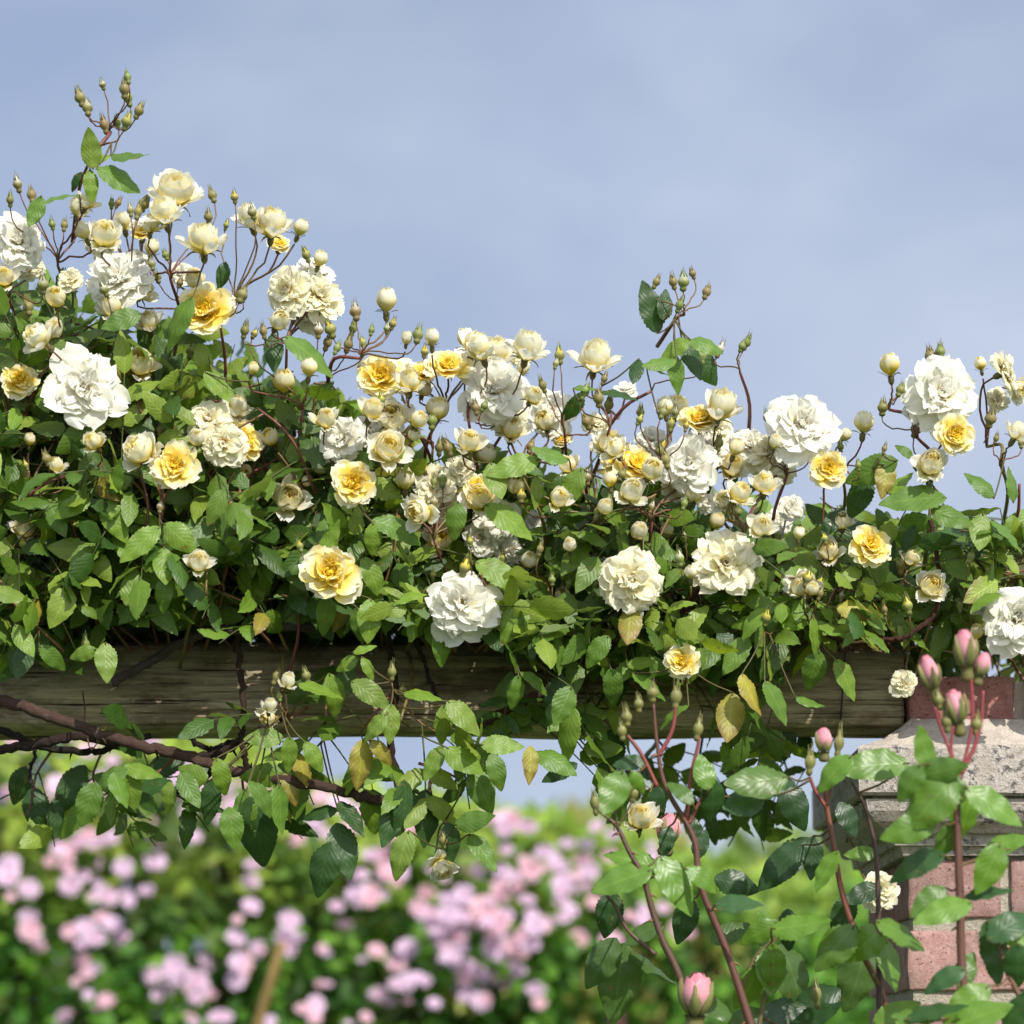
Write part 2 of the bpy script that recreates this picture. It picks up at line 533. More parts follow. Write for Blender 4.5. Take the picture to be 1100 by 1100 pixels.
# ================================================================== CREAM CLIMBING ROSE
rose = empty('climbing_rose', P(420, 700, .15), 'cream and yellow double climbing rose sprawling over the weathered wooden beam', 'rose')

# type px py diameter(px) dx dz depth     (W white open, C cream open, Y golden centre, H half open cup + openness)
FL = """
W 20 259 60 .25 .15 -.12
W 125 299 70 -.1 .45 -.12
W 90 416 84 .1 .1 -.15
Y 221 333 60 -.1 .2 -.14
Y 21 408 40 .1 .25 -.13
C 224 450 46 -.25 .3 -.13
C 240 476 50 .15 -.05 -.14
Y 262 474 48 .75 .1 -.10
Y 188 500 50 .1 .05 -.17
C 309 312 52 -.35 .25 -.12
C 344 318 54 .45 .2 -.11
W 338 290 40 0 .75 -.07
Y 409 404 52 -.1 .25 -.12
W 368 472 54 -.3 .25 -.12
W 395 462 40 .2 .5 -.09
Y 380 518 48 0 .1 -.17
Y 481 393 46 .1 .6 -.13
W 531 418 74 .05 .25 -.13
W 592 442 56 .3 .3 -.05
C 468 522 48 -.2 .1 -.10
C 480 548 40 .2 -.2 -.09
W 535 556 46 .2 .2 -.08
W 517 578 40 -.2 -.1 -.07
Y 355 615 62 0 .1 -.17
W 497 648 80 .1 .05 -.16
Y 684 499 50 .2 .5 -.14
Y 752 450 46 .1 .6 -.11
W 740 498 62 -.3 .15 -.12
W 762 482 46 .35 .3 -.08
C 678 622 72 .1 -.05 -.16
C 780 605 74 .2 .05 -.15
C 825 488 54 -.6 .2 -.08
W 862 457 80 .05 .2 -.13
C 831 500 44 -.4 -.2 -.06
Y 890 503 42 .1 .2 -.14
W 1012 425 82 .05 .05 -.14
Y 1025 467 42 .1 -.05 -.18
C 1080 400 48 .8 .3 -.12
Y 935 586 46 .1 .2 -.15
W 1092 665 74 -.1 .05 -.16
W 520 400 50 .2 .6 -.08
C 548 448 40 .3 .1 -.09
W 415 462 38 .2 .3 -.08
C 432 402 40 .2 .3 -.07
Y 455 400 30 .1 .5 -.09
C 495 503 32 .1 .2 -.10
Y 512 522 28 .1 .3 -.13
W 548 592 32 .3 .1 -.06
C 640 455 30 .1 .5 -.05
W 700 472 38 .2 .5 -.06
C 772 458 34 .2 .5 -.07
W 806 478 42 -.1 .3 -.07
C 726 522 30 .1 .1 -.08
Y 662 494 32 -.2 .5 -.12
W 850 545 28 .1 .2 -.02
C 108 262 34 .2 .4 -.08
W 146 282 32 .1 .3 -.06
C 75 300 28 .1 .3 -.11
C 30 288 32 .1 .2 -.07
Y 152 250 24 .1 .6 -.07
C 252 455 36 .3 .4 -.08
W 332 338 38 .1 .1 -.08
C 1072 428 26 .3 .2 -.08
W 1000 502 28 .1 .2 -.09
Y 604 472 24 -.1 .6 -.05
C 560 382 26 -.1 .7 -.07
W 500 382 32 -.2 .7 -.06
Y 300 262 24 .1 .6 -.06
Y 733 710 36 -.2 .1 -.16
C 945 957 42 .1 .1 -.07
W 838 560 30 .2 .1 .02
W 122 470 30 .3 .2 .02
C 970 735 28 -.3 -.1 -.10
W 680 661 22 .1 -.6 -.10
W 673 418 24 .1 .7 .02
W 52 603 20 .3 .3 0
W 195 294 28 .3 .2 -.05
W 150 242 24 0 .6 -.04
W 760 540 22 .1 .3 -.08
W 549 425 30 .5 .3 -.09
W 443 405 44 .5 .4 -.02
W 640 600 22 .1 .5 .02
W 574 560 26 .3 .2 .03
W 1055 655 22 -.3 .2 -.1
"""
HALF = """
4 298 22 .2 .5 .9 .5
84 223 21 .1 .8 .45 .3
95 215 18 .4 .7 .5 .3
112 252 31 .3 .5 .6 .5
89 248 18 -.3 .8 .3 .2
188 205 40 .15 .7 .45 .8
176 227 30 -.1 .8 .4 .7
163 240 19 .2 .8 .2 .4
132 238 19 -.2 .8 .3 .4
153 313 23 .4 .3 .9 .7
219 257 34 .1 .85 .5 .6
267 232 24 -.3 .8 .25 .3
163 266 17 .2 .9 .3 .2
57 354 21 .4 .6 .35 .2
40 362 28 -.6 .5 .35 .7
151 390 31 .25 .4 .75 .35
255 436 23 .25 .8 .3 .3
150 484 34 -.5 .4 .45 .75
211 471 18 .1 .5 .3 .1
28 567 25 .1 .6 .45 .5
245 544 15 .3 .3 .1 .4
213 604 24 .2 .5 .3 .6
32 472 13 .1 .8 .7 .1
264 505 14 .2 -.3 .7 .2
292 239 33 .1 .8 .45 .5
323 245 17 .45 .8 .5 .1
344 278 16 .3 .8 .3 .1
415 323 23 0 .9 .25 .1
437 363 13 .2 .8 .2 .1
464 363 17 .1 .9 .15 .15
500 363 19 -.1 .9 .2 .1
305 410 24 .1 .8 .75 .2
332 395 18 .1 .9 .6 .1
272 396 13 .4 .7 .8 .0
390 395 13 0 .9 .7 .0
421 448 32 .1 .25 .45 .6
449 451 19 .5 .5 .8 .2
511 370 28 .3 .8 .35 .5
456 418 17 .3 .5 .3 .1
440 409 24 .1 .7 .7 .3
417 481 32 .3 .3 .7 .8
309 535 31 .25 .1 .35 .5
329 517 13 .5 .3 .7 .1
445 467 15 .3 .4 .3 .2
503 475 26 .3 .5 .7 .4
523 489 20 .2 .7 .2 .2
550 460 26 .1 .6 .55 .5
450 550 28 -.5 -.2 .7 .6
515 535 28 -.1 .5 1 .9
473 579 28 .2 .1 .9 .4
534 667 18 .1 .3 .35 .1
567 371 33 .2 .8 .15 .5
562 395 15 .3 .8 .35 .1
533 377 29 .2 .8 .4 .6
515 374 26 -.3 .8 .4 .5
573 425 20 .4 .4 .4 .4
640 383 34 .2 .8 .3 .5
655 477 28 .1 .7 .75 .7
678 527 27 .2 .4 .15 .4
714 436 18 -.2 .9 .25 .1
727 437 26 .1 .7 .75 .6
775 435 33 .2 .8 .35 .4
655 515 16 0 .9 .9 .0
686 571 20 .3 .5 .3 .1
716 570 16 -.2 .8 .3 .1
612 586 15 -.1 .6 .2 .1
742 615 14 -.1 .8 .15 .1
604 639 18 .1 .2 .8 .0
568 602 18 .4 .5 .3 .2
794 530 24 .5 .6 .7 .5
778 537 20 -.5 .3 .1 .8
787 500 26 .3 .4 .65 .6
791 481 18 .3 .8 .5 .2
818 565 23 .2 .4 .3 .5
928 454 22 .1 .9 .45 .2
908 467 14 .5 .7 .3 .1
833 475 15 .2 .7 .2 .1
956 392 22 -.1 .9 .9 .1
1053 391 13 -.2 .9 .9 .0
1094 418 20 .5 -.3 .6 .5
1000 498 29 .1 .4 .4 .6
1094 463 21 .4 .8 .2 .5
890 592 24 -.2 .5 .65 .6
865 626 24 .1 .5 .5 .6
858 573 13 .1 .9 .2 .1
1000 629 26 .1 .2 .7 .7
1020 604 13 -.1 .9 .8 .0
858 632 20 -.1 .6 .4 .4
872 633 15 .3 .6 .6 .1
1049 679 16 0 .8 .8 .1
1095 612 22 .1 .7 .4 .5
309 731 17 .2 .7 .1 .3
290 758 16 .2 .7 .1 .3
288 771 18 -.3 -.2 .7 .3
475 933 25 .2 -.6 .55 .5
660 482 22 -.4 .5 .5 .6
688 878 30 .1 .6 .6 .5
585 452 24 -0.13 0.35 0.56 0.17
610 500 20 -0.25 0.50 0.90 0.48
700 505 24 0.24 0.41 0.65 0.23
745 530 20 -0.18 0.35 0.44 0.55
770 560 18 0.28 0.70 0.82 0.19
820 520 24 -0.08 0.61 0.78 0.51
600 535 22 0.32 0.34 0.69 0.42
555 520 24 0.05 0.39 0.61 0.14
470 440 26 0.35 0.73 0.66 0.24
400 440 24 0.34 0.59 0.87 0.51
350 450 22 0.06 0.51 0.69 0.31
290 470 20 -0.19 0.45 0.83 0.12
120 330 24 -0.27 0.61 0.48 0.36
60 320 22 0.03 0.47 0.95 0.19
210 300 22 -0.01 0.40 0.71 0.23
160 345 22 -0.05 0.67 0.51 0.37
300 345 22 0.33 0.35 0.34 0.21
650 545 18 0.24 0.61 0.45 0.26
905 560 20 -0.18 0.53 0.33 0.43
980 600 18 0.33 0.78 0.78 0.56
100 475 20 -0.29 0.44 0.93 0.47
60 500 18 -0.01 0.77 0.70 0.49
345 500 20 -0.09 0.40 0.59 0.17
435 515 22 -0.03 0.78 0.52 0.10
""".strip().splitlines()
BUDS = """86 105 110 91 137 83 134 96 137 105 149 119 94 116 126 132 136 131 112 134 19 198 11 215 34 210 228 210 252 212 224 233 243 242 271 228
120 219 127 218 140 226 148 228 155 219 56 241 69 242 169 298 178 274 193 304 163 284 112 311 261 317 329 274 260 317 382 335 379 353 342 355 355 354 352 368
283 356 263 355 273 359 362 374 374 370 390 369 399 355 422 348 416 353 449 360 438 402 456 378 511 438 464 452 386 466 382 522 388 548 457 506 466 518 475 514
443 550 466 540 481 481 472 481 499 610 465 618 522 620 520 436 510 438 583 414 597 391 601 382 649 407 628 421 630 453 635 455 643 428 654 435 688 443 687 451
705 303 723 303 734 303 744 294 759 314 730 328 753 383 773 376 712 443 725 443 721 456 737 458 772 476 712 481 715 494 625 512 631 513 668 510 648 481 560 533
643 550 643 587 640 628 593 623 611 627 575 650 735 541 735 577 793 550 823 664 830 479 709 485 653 539 999 382 1010 378 967 419 948 438 984 461 1064 450
1070 471 1097 476 950 482 903 480 870 486 922 500 839 478 824 449 886 579 968 608 1031 598 1043 598 1096 597 1082 617 867 622 880 626 904 641 881 638 822 665 1031 651
797 372 802 368 172 462 172 545 48 520 68 512 50 493 178 505 228 495 322 587 297 727 329 726 421 722 433 741 476 903 300 748 108 790 92 692 28 500 20 575 25 585
505 582 540 600 700 545 730 600 845 640 950 655 975 651 8 330 30 330 46 306 205 378 120 400 410 430 570 480 605 560 580 590""".split()
BUDS = [(float(BUDS[i]), float(BUDS[i + 1])) for i in range(0, len(BUDS) - 1, 2)]

NODES = [(10, 320), (62, 285), (100, 165), (117, 143), (140, 305), (183, 300), (236, 345), (252, 330), (308, 372), (352, 412), (388, 385), (440, 450), (478, 440),
         (503, 450), (540, 465), (607, 470), (655, 460), (700, 420), (735, 338), (712, 505), (770, 505), (795, 400), (845, 512), (905, 510), (985, 470), (1000, 520), (1005, 650),
         (1075, 500), (25, 600), (30, 540), (25, 440), (70, 420), (150, 440), (225, 520), (258, 525), (175, 550), (320, 570), (325, 440), (378, 560), (423, 520), (466, 580), (465, 482),
         (520, 520), (560, 510), (590, 665), (635, 665), (690, 610), (740, 640), (700, 560), (800, 575), (840, 600), (870, 675), (925, 625), (885, 610), (1040, 640), (1085, 680),
         (515, 690), (550, 690), (310, 775), (430, 775), (478, 885), (320, 640), (222, 640), (735, 745), (975, 700), (640, 560), (690, 545), (1095, 520), (955, 440), (1060, 480)]
CHAIN = {2: (78, 260), 3: 2, 18: (706, 372), 17: (640, 480), 24: 25, 25: (988, 640), 68: 24, 69: 27, 16: (625, 540), 10: 9, 7: 6}
node_p = [P(x, y, -.10 + .03 * math.sin(i * 2.3)) for i, (x, y) in enumerate(NODES)]
node_mb = [MB() for _ in NODES]
RED = np.array([.19, .062, .05]); OLV = np.array([.19, .145, .045])


def stalk(tip, axis, px, py, rad, straight=False):
    """curve from the back of a flower to the nearest truss node under it"""
    best, bi = 1e9, None
    for i, (nx, ny) in enumerate(NODES):
        dx, dy = nx - px, ny - py
        c = math.hypot(dx, dy * .8) + (60 + (-dy) * 2 if dy < 12 and py < 690 else 0)
        if c < best: best, bi = c, i
    q = node_p[bi].copy()
    if best > 105:                                                # nothing near: run down into the canopy
        q = tip + np.array([rng.uniform(-.03, .03), .09, -.09 if py < 690 else .06]); bi = None
    Lk = np.linalg.norm(q - tip)
    a = tip - unit(axis) * Lk * .38
    b = q + np.array([0, -.004, 1]) * Lk * .30
    t = np.linspace(0, 1, 9)[:, None]
    pts = tip * (1 - t) ** 3 + 3 * a * t * (1 - t) ** 2 + 3 * b * t * t * (1 - t) + q * t ** 3
    pts[1:-1] += rng.normal(0, .0007, pts[1:-1].shape)
    k = rng.uniform(0, 1)
    k = k * .7 if py < 520 else .3 + .7 * k
    c = RED * (1 - k) + OLV * k
    m = node_mb[bi] if bi is not None else MB()
    tube(m, pts, rad, rad * 1.3, c, c * .9, 5)
    if bi is None: m.build('flower_stem', STEM, rose)


disc = []        # (px, py, radius px, Y) of everything leaves must not cover


def to_px(p):
    s = 0.001 * (CAM_D + p[1]) / CAM_D
    return p[0] / s + 550, HOR - (p[2] - CAM_Z) / s


flower_jobs = []
for ln in FL.strip().splitlines():
    f = ln.split(); ty = f[0]; px, py, d, dx, dz, Y = map(float, f[1:])
    flower_jobs.append((ty, px, py, d, dx, dz, Y)); disc.append((px, py, d * .5, Y))
half_jobs = []
for i, ln in enumerate(HALF):
    px, py, d, dx, dz, yel, op = map(float, ln.split())
    Y = -.13 + .05 * math.sin(i * 1.7)
    half_jobs.append((px, py, d, dx, dz, yel, op, Y)); disc.append((px, py, d * .55, Y))
for i, (px, py) in enumerate(BUDS):
    disc.append((px, py, 7, -.12))
disc = np.array(disc)


def covers(p):
    x, y = to_px(p)
    return bool(np.any((np.hypot(disc[:, 0] - x, disc[:, 1] - y) < disc[:, 2] + 3) & (p[1] < disc[:, 3] + .012)))


for ty, px, py, d, dx, dz, Y in flower_jobs:
    dx += rng.uniform(-.12, .12); dz += rng.uniform(-.05, .1)
    ax = unit([dx, -math.sqrt(max(.05, 1 - dx * dx - dz * dz)), dz])
    c = P(px, py, Y); dm = d * .001 * (CAM_D + Y) / CAM_D
    yel = {'W': rng.uniform(.02, .14), 'C': rng.uniform(.28, .42), 'Y': rng.uniform(.8, 1.0)}[ty]
    fm = MB(); open_flower(fm, dm * 1.08, yel)
    base = c - ax * dm * (.10 if ty != 'Y' else .16)
    place(fm, base, ax)
    fo = fm.build('flower', PETAL, rose, origin=base)
    if ty == 'Y': tag(fo, 'flower with golden yellow centre and paler rim')
    cm = MB(); calyx_shape(cm, dm * .3, .0075, 1.0); place(cm, base, ax); cm.build('calyx', STEM, fo, origin=base)
    if ty != 'Y' and d > 38:
        sm = MB()
        for k in range(26):
            a = rng.uniform(0, 6.3); rr = rng.uniform(0, .07) * dm; tilt = rng.uniform(0, .6)
            e = np.array([math.cos(a) * (rr + math.sin(tilt) * .006), math.sin(a) * (rr + math.sin(tilt) * .006), dm * .13 + rng.uniform(0, .004)])
            tube(sm, [np.array([math.cos(a) * rr * .5, math.sin(a) * rr * .5, dm * .03]), e * [.8, .8, .8], e], .0003, .0009, (.6, .45, .12), (.42, .2, .03), 4)
        place(sm, base, ax); sm.build('stamens', STAMEN, fo, origin=base)
    stalk(base - ax * .009, ax, px, py + d * .3, .0011)

for px, py, d, dx, dz, yel, op, Y in half_jobs:
    dx += rng.uniform(-.1, .1)
    if dx * dx + dz * dz > .97:
        s = math.sqrt(.97 / (dx * dx + dz * dz)); dx *= s; dz *= s
    ax = unit([dx, -math.sqrt(max(.03, 1 - dx * dx - dz * dz)), dz])
    c = P(px, py, Y); dm = d * .001 * (CAM_D + Y) / CAM_D
    h = dm * (1.18 - .35 * op)
    base = c - ax * h * .5
    fm = MB(); half_flower(fm, dm * (.94 + .12 * op), h, yel, op); place(fm, base, ax)
    fo = fm.build('opening_bud' if op < .6 else 'flower', PETAL, rose, origin=base)
    cm = MB(); calyx_shape(cm, dm * .5, min(.0075, dm * .33), .25 + .75 * min(1, op + rng.uniform(0, .4))); place(cm, base, ax); cm.build('calyx', STEM, fo, origin=base)
    stalk(base - ax * .008, ax, px, py + d * .4, .00095)

bud_extra = MB()
order = sorted(range(len(BUDS)), key=lambda i: (i * 7919) % 1000)
indiv = set(i for i in range(len(BUDS)) if i < 92)
for i, (px, py) in enumerate(BUDS):
    Y = -.12 + .04 * math.sin(i * 2.1)
    dx = rng.uniform(-.35, .45); dz = rng.uniform(.75, .95)
    ax = unit([dx, rng.uniform(-.4, .1), dz])
    h = rng.uniform(.0115, .0205); w = h * rng.uniform(.46, .64)
    base = P(px, py, Y) - ax * h * .5
    bm = MB(); show = rng.uniform(0, 1) ** 2
    bud_shape(bm, h, w, show * .8, YE if rng.random() < .5 else WH, rng.uniform(.0, .6)); place(bm, base, ax)
    if i in indiv:
        bm.build('bud', BUD, rose, origin=base)
    else:
        for V, Q, C, L in zip(bm.v, bm.q, bm.c, bm.l):
            bud_extra.v.append(V); bud_extra.q.append(Q + bud_extra.n); bud_extra.c.append(C); bud_extra.l.append(L)
        bud_extra.n += bm.n
    stalk(base, ax, px, py + 6, .0007)
eb = bud_extra.build('buds', BUD, rose); tag(eb, kind='stuff')

for i, (nx, ny) in enumerate(NODES):
    if i in CHAIN:
        t = CHAIN[i]
        q = node_p[t] if isinstance(t, int) else P(t[0], t[1], -.03)
    else:
        q = P(nx + rng.uniform(-30, 30), ny + (rng.uniform(70, 120) if ny < 660 else -rng.uniform(45, 80)), rng.uniform(-.05, .06))
    p = node_p[i]; m_ = (p + q) / 2 + np.array([rng.uniform(-.012, .012), -.01, rng.uniform(0, .012)])
    c = RED if ny < 480 or rng.random() < .45 else OLV
    tube(node_mb[i], smooth_path([p, m_, q], 9), .0015, .0023, c * 1.1, c * .8, 6)
    node_mb[i].build('flower_stem', STEM, rose)

# old canes: pixel polyline, depth, radius (mm)
CANES = [
    ([(-60, 742), (0, 752), (60, 772), (130, 795), (200, 812), (260, 830), (330, 842), (400, 858), (432, 866)], -.10, 6.5, 5.0, (.17, .10, .075)),
    ([(-60, 812), (0, 806), (50, 797), (90, 792), (150, 803), (215, 812), (255, 800), (300, 770)], -.05, 5.5, 4.0, (.08, .05, .04)),
    ([(-50, 775), (0, 784), (50, 803), (110, 806), (160, 790)], -.02, 4.5, 3.5, (.06, .045, .04)),
    ([(40, 806), (32, 830), (36, 850), (30, 876)], -.06, 2.0, 1.4, (.08, .05, .04)),
    ([(120, 733), (160, 712), (215, 682), (300, 674), (380, 670), (470, 662), (560, 655)], -.06, 5.0, 4.5, (.15, .12, .105)),
    ([(258, 660), (256, 700), (262, 760), (260, 800), (268, 832)], -.065, 3.6, 3.2, (.10, .06, .04)),
    ([(415, 640), (418, 690), (425, 740), (420, 800), (432, 866)], -.06, 3.0, 4.5, (.09, .055, .04)),
    ([(440, 660), (455, 710), (470, 750)], -.055, 2.6, 2.2, (.09, .06, .045)),
    ([(500, 790), (540, 765), (580, 745), (640, 705), (680, 680)], -.08, 4.5, 4.0, (.17, .09, .06)),
    ([(200, 790), (225, 805), (250, 798), (210, 845), (180, 850)], -.03, 3.0, 3.0, (.06, .04, .035)),
    ([(40, 575), (80, 568), (130, 582), (200, 600), (280, 620), (380, 640), (500, 650)], .03, 6.0, 5.0, (.10, .05, .04)),
    ([(480, 690), (560, 680), (680, 670), (800, 668), (920, 660), (1050, 650), (1140, 640)], .02, 6.0, 5.0, (.09, .05, .04)),
    ([(-20, 690), (80, 660), (180, 640), (260, 610), (340, 560)], .05, 6.0, 4.0, (.10, .06, .045)),
    ([(745, 700), (730, 670), (745, 640), (775, 620)], -.11, 3.2, 2.4, (.13, .05, .035)),
    ([(900, 700), (940, 690), (980, 680), (1010, 640), (1000, 560)], -.11, 3.0, 2.4, (.16, .07, .05)),
    ([(850, 700), (880, 680), (910, 690), (970, 685), (1010, 660)], -.09, 2.6, 2.2, (.2, .12, .05)),
    ([(330, 560), (400, 500), (430, 480)], .0, 3, 2.5, (.12, .05, .04)),
    ([(160, 640), (190, 560), (195, 480)], .0, 3.5, 2.5, (.12, .05, .04)),
    ([(575, 640), (605, 560), (612, 500)], -.04, 3.2, 2.4, (.12, .05, .04)),
    ([(60, 660), (40, 560), (20, 440)], -.03, 3.5, 2.5, (.12, .05, .04)),
]
for pts, Y, r0, r1, c in CANES:
    cm = MB()
    path = smooth_path([P(x, y, Y + .012 * math.sin(k * 1.9)) for k, (x, y) in enumerate(pts)], 10 * len(pts))
    path = path + rng.normal(0, .0009, path.shape)
    tube(cm, path, r0 * .001, r1 * .001, np.array(c), np.array(c) * .9, 9, .07)
    for k in range(3, len(path) - 3, 9):
        if rng.random() < .6:                                    # nodes and prickles
            a = unit(rng.normal(0, 1, 3)); tube(cm, [path[k], path[k] + a * r0 * .0016 + [0, 0, -.001], path[k] + a * r0 * .0022 + [0, 0, -.003]], .0018, .0003, np.array(c) * 1.1, None, 4)
    cm.build('cane', BARK, rose)

# ---- foliage: arching shoots with pinnate leaves
def in_poly(x, y, poly):
    ins = False; j = len(poly) - 1
    for i in range(len(poly)):
        xi, yi = poly[i]; xj, yj = poly[j]
        if (yi > y) != (yj > y) and x < (xj - xi) * (y - yi) / (yj - yi) + xi: ins = not ins
        j = i
    return ins


MAIN = [(-40, 320), (50, 300), (130, 320), (200, 350), (270, 385), (340, 410), (390, 440), (450, 490), (520, 505), (600, 500), (680, 515), (760, 530), (860, 550), (960, 545), (1060, 530), (1140, 530),
        (1140, 680), (1000, 675), (900, 680), (760, 680), (640, 690), (540, 680), (400, 650), (250, 645), (130, 670), (-40, 680)]
fol = MB()                                  # everything beyond the hundred nearest leaves
leaf_jobs = []                              # (front key, base, d, n, size, pairs, tint)


def add_leaf(base, d, n, size, npair, tint='n', front=0.0):
    leaf_jobs.append((base[1] - front, base, d, n, size, npair, tint))


shoots = MB()


TOPL = [(-60, 290), (50, 285), (100, 292), (160, 325), (230, 338), (300, 385), (360, 408), (420, 440), (470, 468), (520, 478), (600, 478), (660, 478), (720, 478), (800, 505), (870, 540), (920, 535), (960, 545), (1040, 555), (1150, 545)]
BOTL = [(-60, 735), (90, 728), (125, 690), (250, 682), (300, 690), (400, 690), (480, 690), (560, 720), (640, 740), (700, 735), (780, 745), (840, 745), (870, 700), (960, 690), (1000, 715), (1060, 690), (1150, 700)]
CLEAR = [[(-30, 746), (95, 735), (125, 696), (250, 690), (290, 705), (300, 735), (275, 792), (-30, 792)], [(400, 690), (545, 690), (520, 742), (450, 748), (400, 716)], [(690, 748), (770, 745), (770, 786), (690, 786)], [(845, 765), (850, 735), (905, 745), (925, 700), (975, 700), (975, 790), (845, 790)],
         [(535, 845), (560, 808), (640, 785), (640, 910), (535, 910)], [(905, 795), (980, 740), (1150, 700), (1150, 1150), (860, 1150), (860, 855)]]
LOOSE = [False]


def reject(p):
    if covers(p): return True
    x, y = to_px(p)
    if LOOSE[0]: return y > 908 or any(in_poly(x, y, c) for c in CLEAR[1:])
    if p[1] > .115 and 600 < y < 775: return False
    if y < np.interp(x, [t[0] for t in TOPL], [t[1] for t in TOPL]) + 14 * mnoise.noise(Vector((x * .03, 0, 0))): return True
    lim = 905 if LOOSE[0] else np.interp(x, [t[0] for t in BOTL], [t[1] for t in BOTL]) + 16 * mnoise.noise(Vector((x * .03, 5, 0)))
    if y > lim: return True
    return any(in_poly(x, y, c) for c in CLEAR)


def hidden_ok(p):
    x, y = to_px(p)
    return reject(p) and not (y < 905 and y > 690 and LOOSE[0])


def shoot(pts, nleaf, size=.042, t0=.35, rad=.0016, tint='n', face=None, spread=1.0, front=0.0, pairs=None):
    path = smooth_path(pts, 14)
    while len(path) > 6 and hidden_ok(path[-1]): path = path[:-1]
    if len(path) < 7: return
    nl0 = len(path); path = path if nl0 == 14 else smooth_path(path, 14)
    k = rng.uniform(.25, 1); c = (RED * k + OLV * (1 - k)) * rng.uniform(.8, 1.4)
    tube(shoots, path, rad * 1.25, rad * .7, c * .9, c, 5)
    T = np.gradient(path, axis=0)
    side = 1 if rng.random() < .5 else -1
    for i in range(nleaf):
        f = t0 + (1 - t0) * (i + .5) / nleaf
        x = f * 13; a = int(min(x, 12)); b = path[a] * (1 - (x - a)) + path[a + 1] * (x - a)
        tn = unit(T[a]); side = -side
        lat = unit(np.cross(tn, [0, -1, .25]) * side + rng.normal(0, .35, 3))
        d = unit(lat * spread * rng.uniform(.7, 1.2) + tn * rng.uniform(.2, .8) + np.array([0, -.35, -.25]) * rng.uniform(.2, 1.1))
        n = unit(np.array([.2, -.62, .62]) + rng.normal(0, .46, 3)) if face is None else unit(np.array(face) + rng.normal(0, .3, 3))
        add_leaf(b, d, n, size * rng.uniform(.8, 1.15), (2 if rng.random() < .62 else 1) if pairs is None else pairs, tint, front)


cnt = 0
while cnt < 265:
    x, y = rng.uniform(-60, 1150), rng.uniform(300, 690)
    if not in_poly(x, y, MAIN): continue
    cnt += 1
    lay = rng.random()
    Y = rng.uniform(-.13, -.04) if lay < .5 else rng.uniform(-.04, .12)
    tip = P(x, y, Y)
    st = P(x + rng.uniform(-110, 110), min(700, y + rng.uniform(70, 170)), Y + rng.uniform(.02, .12))
    mid = (tip + st) / 2 + np.array([rng.uniform(-.03, .03), -.02, rng.uniform(.0, .04)])
    shoot([st, mid, tip], int(rng.integers(4, 7)), .043, .25)
# dark inner layer behind
cnt = 0
while cnt < 120:
    x, y = rng.uniform(-60, 1150), rng.uniform(380, 690)
    if not in_poly(x, y - 25, MAIN): continue
    cnt += 1
    tip = P(x, y, rng.uniform(.10, .26)); st = tip + np.array([rng.uniform(-.1, .1), -.04, -.1])
    shoot([st, (st + tip) / 2 + [0, 0, .02], tip], 5, .046, .2)

for k in range(75):                                              # leaves massed behind the top of the beam
    tip = P(rng.uniform(-60, 1000), rng.uniform(640, 700), rng.uniform(.14, .22)); st = tip + np.array([rng.uniform(-.1, .1), .03, -.06])
    shoot([st, (st + tip) / 2 + [0, 0, .02], tip], 4, .054, .1)

# loose sprays under the beam and behind the bush: pixel polyline, depth, leaves, size
SPR = [
    ([(60, 800), (40, 830), (35, 850)], .05, 2, .05), ([(110, 806), (100, 835), (110, 850)], .03, 3, .05), ([(190, 812), (170, 830), (165, 845)], -.02, 3, .048), ([(260, 830), (262, 850), (270, 870)], -.04, 3, .05),
    ([(330, 760), (310, 775), (300, 800)], -.08, 3, .046), ([(350, 745), (350, 780), (345, 800)], -.09, 3, .046), ([(420, 745), (400, 770), (385, 790)], -.10, 4, .046), ([(430, 750), (450, 775), (475, 790)], -.10, 4, .046),
    ([(450, 820), (480, 830), (505, 845)], -.08, 4, .048), ([(440, 860), (440, 880), (435, 890)], -.06, 3, .05), ([(480, 770), (500, 795), (525, 805)], -.09, 4, .046),
    ([(545, 700), (560, 740), (565, 775)], -.08, 4, .048), ([(575, 690), (590, 735), (600, 780)], -.06, 4, .05), ([(620, 700), (630, 720), (632, 745)], -.07, 3, .046),
    ([(790, 790), (800, 820), (790, 840)], .10, 5, .05), ([(830, 780), (840, 810), (848, 835)], .12, 5, .05), ([(755, 790), (750, 820), (745, 840)], .10, 4, .05), ([(880, 785), (888, 800), (880, 815)], .12, 3, .046),
    ([(650, 785), (645, 800), (645, 820)], .10, 2, .05), ([(700, 790), (715, 805), (715, 820)], .12, 3, .05), ([(810, 700), (825, 730), (835, 755)], -.06, 3, .048), ([(750, 710), (745, 735), (755, 765)], -.03, 3, .048), ([(700, 690), (712, 715), (705, 740)], -.08, 3, .046),
]
for k, (pts, Y, nl, size) in enumerate(SPR):
    LOOSE[0] = True
    P3 = [P(x, y, Y + .015 * i) if i else P(x, y, Y + .03) for i, (x, y) in enumerate(pts)]
    shoot(P3, nl, size, .3, .0014, 'n', (.15, -.8, .5), .8, .06)
    for j in range(nl): leaf_jobs[-1 - j] = leaf_jobs[-1 - j] + (True,)
    LOOSE[0] = False
# stems of the two tall sprays that carry leaves
shoot_pts = np.concatenate([v for v in shoots.v] + [v for m in node_mb for v in m.v])

